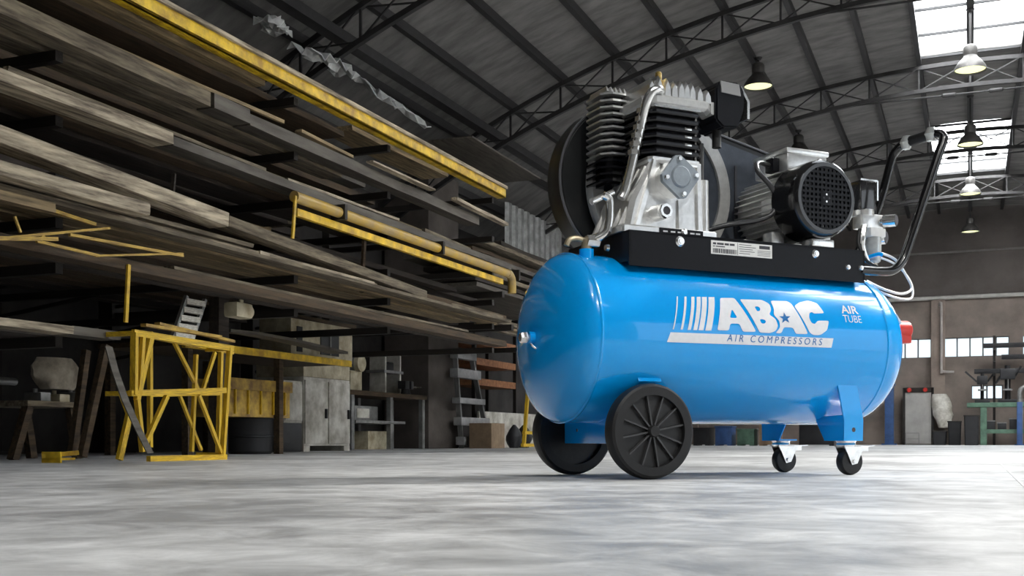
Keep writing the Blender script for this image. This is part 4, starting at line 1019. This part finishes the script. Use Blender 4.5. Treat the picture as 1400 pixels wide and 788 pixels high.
# canvas sack hanging under the lowest level
p0 = hx(78, 455, -4.6)
q = MB(); sk = random.Random(6); rings = []
for i in range(8):
    t_ = i / 7; w1 = .08 + .05 * math.sin(math.pi * min(1, t_ * .9 + .1)); ring = []
    for k in range(14):
        a = 2 * math.pi * k / 14; rr_ = 1 + .16 * math.cos(3 * a + 1.3 * t_) + sk.uniform(-.05, .05)
        ring.append((math.cos(a) * .05 * rr_, math.sin(a) * w1 * 1.25 * rr_, -.17 * t_))
    rings.append(ring)
q.loft(rings); tag(q.build('canvas_sack', mat('old_canvas', (.36, .31, .24), .9, var=.4, scale=14, bump=.3), None, (p0.x, p0.y, LV[0] - .032)), 'limp off-white canvas sack hanging under the lowest rack level', 'sack')

# ---- boxes, tub and cabinets behind the trestle
def fbox(u0, u1, X): return yfor(u0, X), yfor(u1, X)
p0 = hz(342, 621)
tb_ = empty('round_tub', (p0.x, p0.y, 0)); tag(tb_, 'low black round tub on the floor behind the trestle', 'tub')
q = MB(); q.lathe([(0, 0), (0, .15), (.02, .165), (.25, .172), (.26, .178), (.265, .172), (.25, .16), (.03, .15), (.03, 0)], (0, 0, 0), 'Z', 36); q.build('shell', BLACK_MET, tb_)
MB().lathe([(.12, .168), (.125, .174), (.135, .174), (.14, .168)], (0, 0, 0), 'Z', 36).build('hoop', BLACK_MET, tb_)
ya, yb_ = fbox(311, 396, p0.x + .15)
c = empty('steel_crate', (p0.x, ya, .267)); tag(c, 'rusty yellow steel crate resting on the black tub', 'crate')
Lc = yb_ - ya
MB().bb(-.16, .15, 0, Lc, 0, .02).build('base', RUSTY_YELLOW, c, smooth=0)
for xx in (-.16, .135): MB().bb(xx, xx + .015, 0, Lc, .02, .19).build('side', RUSTY_YELLOW, c, smooth=0)
for yy in (0, Lc - .015): MB().bb(-.145, .135, yy, yy + .015, .02, .19).build('end', RUSTY_YELLOW, c, smooth=0)
for xx in (-.17, .145): MB().bb(xx, xx + .025, -.01, Lc + .01, .19, .27).build('rim', RUSTY_YELLOW, c, smooth=0)
for k in range(5): bar_obj('rib', (.157, Lc * (k + .5) / 5, .02), (.157, Lc * (k + .5) / 5, .19), .012, .02, YELLOW, c)
XCb = -5.45
ya, yb_ = fbox(415, 478, XCb); ht = hx(446, 497, XCb).z
def cabinet(name, label, X, y0, y1, z0, z1, m, dep, doors, handle=True, legs=False):
    e = empty(name, (X, y0, z0)); tag(e, label, 'cabinet'); H_ = z1 - z0; L = y1 - y0
    zf = .05 if legs else 0
    MB().bb(-dep, 0, 0, L, zf, H_, .006).build('body', m, e)
    if legs:
        for yy in (0, L - .1): MB().bb(-dep, 0, yy, yy + .1, 0, zf).build('foot', m, e, smooth=0)
    for k in range(doors):
        a, b = L * k / doors + .012, L * (k + 1) / doors - .012
        d_ = MB().bb(0, .012, a, b, zf + .02, H_ - .03, .003).build('door', m, e)
        if handle: MB().bb(.012, .03, b - .05, b - .03, H_ * .45, H_ * .58).build('handle', BLACK_MET, d_, smooth=0)
    return e
cabinet('metal_cabinet', 'tall dirty white metal cabinet with two dark handles behind the trestle', XCb, ya, yb_, 0, ht - .14, OFFWHITE, .5, 2, True, True)
lay('machine_box', 'yellowish enamel box standing on the tall dirty white cabinet', 'box', CREAM, XCb - .25, ht - .139, .5, .13, ya, yb_)
ya2, yb2_ = fbox(376, 413, XCb)
o = MB(); o.bb(-.45, 0, 0, yb2_ - ya2, 0, .25, .01); o.bb(.0, .012, .1, .2, .08, .17)
tag(o.build('black_box', BLACK_MET, None, (XCb, ya2, 0)), 'black box on the floor under the small white cabinet', 'box')
ya3, yb3 = fbox(388, 413, XCb)
cabinet('metal_cabinet', 'small off-white cabinet standing on the black box', XCb, ya3, yb3, .251, .62, OFFWHITE, .4, 1, False)
# cream control cabinet with dark window, on a bracket table
XM = -4.9
ya, yb_ = fbox(398, 482, XM); z0, z1 = hx(440, 489, -4.7).z, min(hx(440, 440, XM).z, 1.06)
tbz = z0
mcb = empty('control_cabinet', (XM, ya, z0)); tag(mcb, 'cream control cabinet with two dark openings above the white cabinet', 'cabinet')
L = yb_ - ya
MB().bb(-.3, 0, 0, L, 0, z1 - z0, .01).build('body', CREAM, mcb)
for a, b in ((.08, .16), (.45, .75)): MB().bb(0, .008, L * a, L * b, .05, z1 - z0 - .06).build('dark_opening', BLACK_MET, mcb, smooth=0)
MB().bar((.012, L * .6, .05), (.012, L * .6, z1 - z0 - .06), .012, .008).build('mullion', GREY_MET, mcb)
# long yellow-edged table the control cabinet stands on
ya, yb_ = fbox(250, 478, -4.7)
tt = empty('work_table', (-4.7, ya, 0)); tag(tt, 'long table with a yellow angle-iron edge running from trestle to white cabinet', 'table')
L = yb_ - ya
MB().bb(-.7, -.01, 0, L, z0 - .035, z0 - .002).build('top', W['brown'], tt, smooth=0)
MB().bb(-.01, .02, 0, L, z0 - .05, z0).build('edge_angle', YELLOW, tt, smooth=0)
for yy in (.05, L * .52): MB().bb(-.05, 0, yy, yy + .05, 0, z0 - .05).build('leg', W['brown'], tt, smooth=0); MB().bb(-.69, -.64, yy, yy + .05, 0, z0 - .05).build('leg', W['brown'], tt, smooth=0)
# grey bowed sheet, beige lamp-like box, white ladder rungs on the table
pts = [hx(u, v, -4.5) for u, v in ((300, 455), (340, 459), (385, 467), (425, 476), (462, 485))]
q = MB(); q.loft([[p - pts[0] + Vector((dx, 0, dz)) for dx, dz in ((.09, 0), (.09, .02), (-.09, .03), (-.09, .01))] for p in pts]); tag(q.build('bowed_sheet', W['greysteel'], None, pts[0]), 'bowed grey metal sheet lying above the yellow-edged table', 'sheet')
p0 = hx(326, 425, -3.95)
q = MB(); q.box((0, 0, 0), (.1, .16, .09), None, .02); q.cyl((0, .08, 0), (0, .1, 0), .04, seg=16); q.bar((.02, 0, .03), (.02, 0, LV[1] - p0.z + .001), .03, .01)
o = q.build('motor_housing', CREAM, None, (p0.x, p0.y, p0.z)); tag(o, 'beige rounded housing with a rosy end hanging under the second rack level', 'housing')
p0, p1 = hx(300, 408, -4.2), hx(298, 465, -4.2); p1.z = 0
o = MB().bar((0, 0, 0), p0 - p1, .1, .07).build('timber_post', W['dark'], None, p1); tag(o, 'short dark timber post beside the beige housing', 'post')
p0, p1 = hx(236, 462, -3.99), hx(255, 405, -3.99)
ls = empty('small_ladder', p0); tag(ls, 'short pale ladder hanging behind the top of the yellow trestle', 'ladder')
for dy in (0, .16): bar_obj('stile', (0, dy, 0), Vector((0, dy, 0)) + (p1 - p0), .02, .02, GREY_MET, ls)
for k in range(5):
    a = (p1 - p0) * (.08 + .2 * k); bar_obj('rung', a, a + Vector((0, .16, 0)), .03, .03, OFFWHITE, ls)

# ---- bench and machines beyond the cabinets
XN = -5.9
ya, yb_ = fbox(479, 584, XN); zt = hx(530, 537, XN).z
bn = empty('work_bench', (XN, ya, 0)); tag(bn, 'brown-topped workbench with a grey lower tray beside the column', 'bench')
L = yb_ - ya
MB().bb(-.48, 0, 0, L, zt - .05, zt, .004).build('top', W['brown'], bn)
for yy in (.04, L * .5, L - .1):
    for xx in (-.06, -.47): MB().bb(xx, xx + .05, yy, yy + .06, 0, zt - .05).build('leg', GREY_MET, bn, smooth=0)
zt2 = hx(530, 576, XN).z
MB().bb(-.46, .01, .1, L * .68, zt2 - .03, zt2, .004).build('tray', GREY_MET, bn)
def thing_parts(name, label, cat, loc, parts):
    e = empty(name, loc); tag(e, label, cat)
    for nm, mbv, m in parts: mbv.build(nm, m, e)
    return e
y0 = yfor(505, XN)
thing_parts('bench_grinder', 'cream bench grinder with a round wheel guard at the left of the bench', 'grinder', (XN - .25, y0, zt + .001), [('base', MB().bb(-.08, .08, -.1, .14, 0, .22, .01), CREAM), ('wheel_guard', MB().lathe([(-.03, 0), (-.03, .09), (.03, .09), (.03, 0)], (.1, .05, .30), 'X', 24), CREAM), ('motor', MB().cyl((-.1, .02, .3), (.08, .02, .3), .07, seg=20), GREY_MET)])
y0 = yfor(548, XN)
thing_parts('bench_press', 'pale open machine frame standing on the workbench', 'machine', (XN - .3, y0, zt + .001), [('side', MB().bb(-.1, .1, 0, .03, 0, .42), OFFWHITE), ('side', MB().bb(-.1, .1, .35, .38, 0, .46), OFFWHITE), ('table', MB().bb(-.12, .12, -.05, .4, .24, .27), GREY_MET), ('head', MB().bb(-.08, .08, .1, .25, .27, .37, .02), BLACK_MET)])
y0 = yfor(560, XN)
thing_parts('bench_vice', 'dark bench vice at the front of the workbench', 'vice', (XN - .05, y0, zt + .001), [('base', MB().cyl((0, 0, 0), (0, 0, .06), .06, .045, 16), BLACK_MET), ('jaw', MB().bb(-.05, .05, -.1, .0, .06, .15, .006), BLACK_MET), ('jaw', MB().bb(-.05, .05, .04, .1, .06, .15, .006), BLACK_MET), ('screw', MB().cyl((0, .1, .09), (0, .26, .09), .012, seg=10), CHROME), ('handle', MB().cyl((-.07, .25, .09), (.07, .25, .09), .007, seg=8), CHROME)])
y0 = yfor(520, XN)
thing_parts('parts_crate', 'yellowish parts crate on the floor under the workbench', 'crate', (XN - .3, y0, 0), [('base', MB().bb(-.15, .15, 0, .45, .0, .02), CREAM), ('side', MB().bb(.13, .15, 0, .45, .02, .2), CREAM), ('side', MB().bb(-.15, -.13, 0, .45, .02, .2), CREAM), ('end', MB().bb(-.13, .13, 0, .02, .02, .2), CREAM), ('end', MB().bb(-.13, .13, .43, .45, .02, .2), CREAM)])
y0 = yfor(502, XN)
thing_parts('instrument_case', 'pale framed instrument case on the lower tray of the workbench', 'case', (XN - .25, y0, zt2 + .001), [('body', MB().bb(-.1, .1, 0, .5, 0, .16, .01), GREY_MET), ('face', MB().bb(.1, .106, .04, .3, .03, .13), OFFWHITE)])

# column
ya, yb_ = fbox(586, 627, -5.95)
tag(MB().bb(-6.55, -5.95, ya, yb_, 0, 3.35, .01).build('trim_7', mat('dark_column_concrete', (.11, .092, .08), .85, var=.35, scale=3, bump=.2), smooth=0), 'dark square concrete column behind the step ladder', kind='structure')
# step ladder
XLd = -5.82
ld = empty('step_ladder', (XLd, yfor(645, XLd), 0)); tag(ld, 'grey aluminium step ladder with five broad treads leaning by the column', 'ladder')
def lp(u, v, X=XLd):
    p = hx(u, v, X); p.z = max(.0, p.z); return p - ld.location
bar_obj('stile', lp(622, 482), lp(631, 613), .03, .06, GREY_MET, ld, (1, 0, 0)); bar_obj('stile', lp(643, 482), lp(669, 613), .03, .06, GREY_MET, ld, (1, 0, 0))
for (v, u0, u1, w_) in ((487, 620, 646, .09), (512, 620, 652, .11), (549, 623, 658, .07), (577, 625, 664, .10), (603, 628, 669, .10)):
    a, b = lp(u0, v), lp(u1, v); z_ = (a.z + b.z) / 2
    MB().bb(-.05, .06, a.y, b.y, z_ - w_ / 2, z_ + w_ / 2, .006).build('tread', mat('ladder_tread', (.42, .42, .42), .45, .4, var=.3, scale=9), ld)
# orange shelves beyond, white board, boxes, trolley
XO = -6.0
ya, yb_ = yfor(650, XO), yfor(706, XO)
sh = empty('shelf_unit', (XO, ya, 0)); tag(sh, 'dark shelf unit with orange boards between ladder and tank', 'shelf')
for yy in (0, yb_ - ya):
    for xx in (-.45, -.02): bar_obj('post', (xx, yy, 0), (xx, yy, 1.6), .05, .05, RACK, sh)
for v in (497, 524, 470): z = hx(675, v, XO).z; MB().bb(-.45, 0, -.02, yb_ - ya + .02, z - .05, z + .04).build('shelf_board', ORANGE, sh, smooth=0)
ya, yb_ = yfor(662, -5.85), yfor(742, -5.85)
o = MB().bb(0, .03, 0, yb_ - ya, .0, .48, .004).build('white_board', OFFWHITE, None, (-5.95, ya, 0)); tag(o, 'long low white board standing behind the boxes', 'board')
ya, yb_ = yfor(672, -5.4), yfor(690, -5.4)
thing_parts('cardboard_box', 'brown cardboard box on the floor right of the step ladder', 'box', (-5.4, ya, 0), [('body', MB().bb(-.3, 0, 0, yb_ - ya, 0, .31, .004), CARD), ('tape', MB().bb(-.3, 0, (yb_ - ya) * .46, (yb_ - ya) * .54, .31, .313), WOODS['beige'])])
for k, (u, r_) in enumerate(((703, .10), (716, .11))):
    p0 = hx(u, HOR, -5.45); rr_ = random.Random(k); q = MB(); rings = []
    for i in range(7):
        t_ = i / 6; w1 = r_ * (math.sin(math.pi * (t_ * .82 + .16)) ** .7); rings.append([(math.cos(a) * w1 * rr_.uniform(.85, 1.1), math.sin(a) * w1 * 1.2 * rr_.uniform(.85, 1.1), t_ * .3) for a in [2 * math.pi * j / 12 for j in range(12)]])
    q.loft(rings); tag(q.build('black_sack', BLACK_MET, None, (p0.x, p0.y, 0)), ['smaller black sack beside the cardboard box', 'larger black sack beside the yellow trolley'][k], 'sack')
XY = -4.6
ty0 = yfor(716, XY)
tr_ = empty('hand_trolley', (XY, ty0, 0)); tag(tr_, 'yellow tubular hand trolley partly hidden by the tank', 'trolley')
def yp(u, v):
    p = hx(u, v, XY); p.z = max(.01, p.z); return p - tr_.location
for (u0, v0, u1, v1) in ((716, 611, 722, 530), (744, 611, 742, 530), (714, 609, 748, 609), (716, 592, 746, 592), (720, 535, 744, 535)): bar_obj('frame_tube', yp(u0, v0), yp(u1, v1), .035, .035, YELLOW, tr_)

# ================================================================== FAR END OF THE HALL
YF = Y1 - .35
def fy(u, v, Y=YF): return hy(u, v, Y)
# pale panel with two red lamps
a, b = fy(1236, 605), fy(1275, 530)
pn = empty('panel_board', ((a.x + b.x) / 2, YF, 0)); tag(pn, 'tall pale panel board with two red lamps on top against the end wall', 'panel')
Wp = b.x - a.x
MB().bb(-Wp / 2, Wp / 2, 0, .08, .02, b.z - .1, .006).build('panel', mat('pale_grey_panel', (.40, .385, .36), .6, var=.2, scale=3), pn)
for s_ in (-1, 1): MB().bb(s_ * Wp / 2 - .025, s_ * Wp / 2 + .025, -.02, .1, 0, b.z).build('frame_post', RACK, pn, smooth=0)
MB().bb(-Wp / 2, Wp / 2, -.02, .1, b.z - .1, b.z).build('header', RACK, pn, smooth=0)
for s_ in (-.18, .14): MB().lathe([(-.05, 0), (-.05, .04), (-.03, .05), (0, .05), (0, 0)], (s_, -.02, b.z - .05), 'Y', 16).build('red_lamp', RED, pn)
wr = empty('wire_stand', (fy(1248, 600).x, YF - .25, 0)); tag(wr, 'small wire stand on the floor in front of the pale panel', 'stand')
for (p0, p1) in (((-.13, 0, 0), (-.13, 0, .25)), ((.13, 0, 0), (.13, 0, .25)), ((-.13, 0, .25), (.13, 0, .25)), ((-.13, 0, .13), (.13, 0, .13)), ((-.13, .12, 0), (-.13, 0, .25)), ((.13, .12, 0), (.13, 0, .25))): bar_obj('wire', p0, p1, .014, .014, GREY_MET, wr)
# blue post behind the tank end
a, b = fy(1209, 606, YF - .3), fy(1223, 540, YF - .3)
bpo = empty('blue_post', ((a.x + b.x) / 2, YF - .3, 0)); tag(bpo, 'dark blue steel post standing just right of the caster', 'post')
MB().bb(-.09, .09, -.08, .08, 0, 1.25, .01).build('shaft', BLUEP, bpo); MB().bb(-.15, .15, -.14, .14, 0, .03).build('base_plate', BLUEP, bpo, smooth=0); MB().bb(-.12, .12, -.1, .1, 1.25, 1.3).build('cap', BLUEP, bpo)
# dark bins and white sack
for k, (u0, u1, v) in enumerate(((1275, 1296, 591), (1296, 1316, 578), (1318, 1340, 570))):
    YD = YF - (.5, .62, 1.2)[k]
    a, b = fy(u0, v, YD), fy(u1 - 1.5, v, YD)
    e = empty('dark_bin', ((a.x + b.x) / 2, YD, 0)); tag(e, ['low dark bin beside the pale panel', 'dark bin under the hanging white sack', 'tall dark bin at the left end of the green bench'][k], 'bin')
    w_ = (b.x - a.x) / 2
    q = MB(); q.loft([rect(-w_ * .9, w_ * .9, -.15, .15, 0, .02), rect(-w_, w_, -.17, .17, a.z, .02)]); q.build('body', BLACK_MET, e)
    MB().bb(-w_ - .01, w_ + .01, -.18, .18, a.z, a.z + .03, .005).build('rim', RACK, e)
p0, p1 = fy(1292, 585, YF - .1), fy(1292, 539, YF - .1); q = MB(); rings = []; rr_ = random.Random(9)
for i in range(9):
    t_ = i / 8; w1 = .10 + .10 * math.sin(math.pi * (t_ * .8 + .05)); xo = -.1 * t_
    rings.append([(xo + math.cos(a) * w1 * rr_.uniform(.88, 1.1), math.sin(a) * .1, p0.z + (p1.z - p0.z) * t_) for a in [2 * math.pi * j / 12 for j in range(12)]])
q.loft(rings); tag(q.build('white_sack', OFFWHITE, None, (p0.x, YF - .1, 0)), 'slumped white sack hanging on the pilaster by the dark bins', 'sack')
# green workbench
YB = YF - .8
a, b = fy(1322, 551, YB), fy(1425, 551, YB)
gb = empty('green_bench', (a.x, YB, 0)); tag(gb, 'green painted steel workbench at the right below the windows', 'bench')
L = b.x - a.x; zt = a.z
MB().bb(0, L, 0, .3, zt - .09, zt, .005).build('top', GREEN, gb)
for xx in (.25, L - .2):
    for yy in (.02, .22): MB().bb(xx, xx + .12, yy, yy + .06, 0, zt - .09).build('leg', GREEN, gb, smooth=0)
zs = fy(1360, 586, YB).z
MB().bb(.25, L - .1, .05, .28, zs - .1, zs - .02).build('shelf', GREEN, gb, smooth=0)
p0 = fy(1394, 550, YB - .1)
o = empty('blue_post', (p0.x, YB - .12, 0)); tag(o, 'bright blue steel post in front of the green bench', 'post')
MB().bb(-.05, .05, -.05, .05, 0, p0.z, .006).build('shaft', BLUEP, o); MB().bb(-.09, .09, -.09, .09, 0, .02).build('base_plate', BLUEP, o, smooth=0)
bx = random.Random(12)
for k, (u, w_, h_) in enumerate(((1352, .22, .16), (1370, .16, .12), (1388, .2, .2))):
    p0 = fy(u, 580, YB)
    thing_parts('parts_box', ['left dark parts box on the green bench shelf', 'middle dark parts box on the green bench shelf', 'right dark parts box on the green bench shelf'][k], 'box', (p0.x, YB + .06, zs - .019), [('body', MB().bb(-w_ / 2, w_ / 2, 0, .18, 0, h_, .006), BLACK_MET), ('lip', MB().bb(-w_ / 2 - .01, w_ / 2 + .01, -.01, .19, h_, h_ + .02), GREY_MET)])
# machines on the bench
for k, (u, hgt, lab) in enumerate(((1343, .6, 'spindly dark drill press with levers on the green bench'), (1378, .75, 'bulky dark machine with chain and levers on the green bench'))):
    p0 = fy(u, 550, YB)
    e = empty('bench_machine', (p0.x, YB + .16, zt + .001)); tag(e, lab, 'machine')
    w_ = .1 if k == 0 else .14
    MB().bb(-w_ - .04, w_ + .04, -.15, .15, 0, .06, .008).build('base', BLACK_MET, e)
    MB().cyl((0, .06, .06), (0, .06, hgt), .035 + .02 * k, seg=14).build('pillar', BLACK_MET, e)
    MB().bb(-w_, w_, -.14, .14, hgt * .62, hgt * .9, .02).build('head', BLACK_MET, e)
    MB().bar((-w_, -.1, hgt * .7), (-w_ - (.22 if k == 0 else .08), -.16, hgt * (1.05 if k == 0 else .5)), .03).build('lever', BLACK_MET, e)
    MB().bar((w_, -.1, hgt * .7), (w_ + .1, -.16, hgt * .95), .025).build('lever', BLACK_MET, e)
    MB().bb(-.08, .08, -.2, .05, .24, .27).build('work_table', GREY_MET, e, smooth=0)
    MB().cyl((0, -.08, .27), (0, -.08, hgt * .62), .02, seg=10).build('spindle', CHROME, e)
p0 = fy(1399, 534, YB)
thing_parts('pipe_elbow', 'pale grey bent pipe elbow at the right end of the green bench', 'pipe', (p0.x, YB + .05, zt + .001), [('elbow', MB().tube([(-.06, 0, .06), (-.06, 0, .2), (-.03, 0, .27), (.04, 0, .3), (.16, 0, .3)], .045, 14, 5), GREY_MET), ('flange', MB().cyl((-.06, 0, 0), (-.06, 0, .06), .07, seg=18), GREY_MET)])
# bar rack in front of the windows
YR = YF - .25
rk = empty('bar_rack', (fy(1385, 500, YR).x, YR, 0)); tag(rk, 'dark arm rack behind the green bench in front of the windows', 'rack')
for dx in (-.35, .55):
    bar_obj('post', (dx, .12, 0), (dx, .12, 2.25), .05, .05, RACK, rk)
for i, v in enumerate((473, 489, 508)):
    z = fy(1370, v, YR).z
    for dx in (-.35, .55): bar_obj('arm', (dx, .12, z - .06), (dx, -.16, z - .06), .04, .04, RACK, rk)
    u0 = (1344, 1369, 1332)[i]
    xa = fy(u0, v, YR).x
    o = MB().bar((0, 0, 0), (2.2, 0, 0), .16, .09, bevel=.004).build('steel_bar', BLACK_MET, None, (xa, YR - .02, z + .006)); tag(o, ['topmost dark bar on the rack crossing the bright window', 'middle dark bar on the rack below the bright window', 'lowest and longest dark bar on the rack above the green bench'][i], 'bar')
# low things seen under the tank
for k, (u, w_, h_, m, lab) in enumerate(((962, .3, .3, BLACK_MET, 'dark crate seen under the tank beside the big wheel'), (992, .3, .33, BLUEP, 'blue crate seen under the middle of the tank'), (1022, .3, .28, GREEN, 'green crate seen under the tank beside the rear caster'), (1052, .3, .42, CARD, 'brown crate seen just left of the rear caster'), (1118, .6, .5, BLACK_MET, 'dark crate seen between the two casters'))):
    p0 = hy(u, 607, 20.5)
    if p0.x < -6.2: p0.x = -6.2
    thing_parts('storage_crate', lab, 'crate', (p0.x, 20.5, 0), [('body', MB().bb(-w_ / 2, w_ / 2, -.2, .2, .02, h_, .006), m), ('foot', MB().bb(-w_ / 2, -w_ / 2 + .08, -.2, .2, 0, .02), m), ('foot', MB().bb(w_ / 2 - .08, w_ / 2, -.2, .2, 0, .02), m), ('lid', MB().bb(-w_ / 2 - .015, w_ / 2 + .015, -.215, .215, h_, h_ + .03, .005), m)])
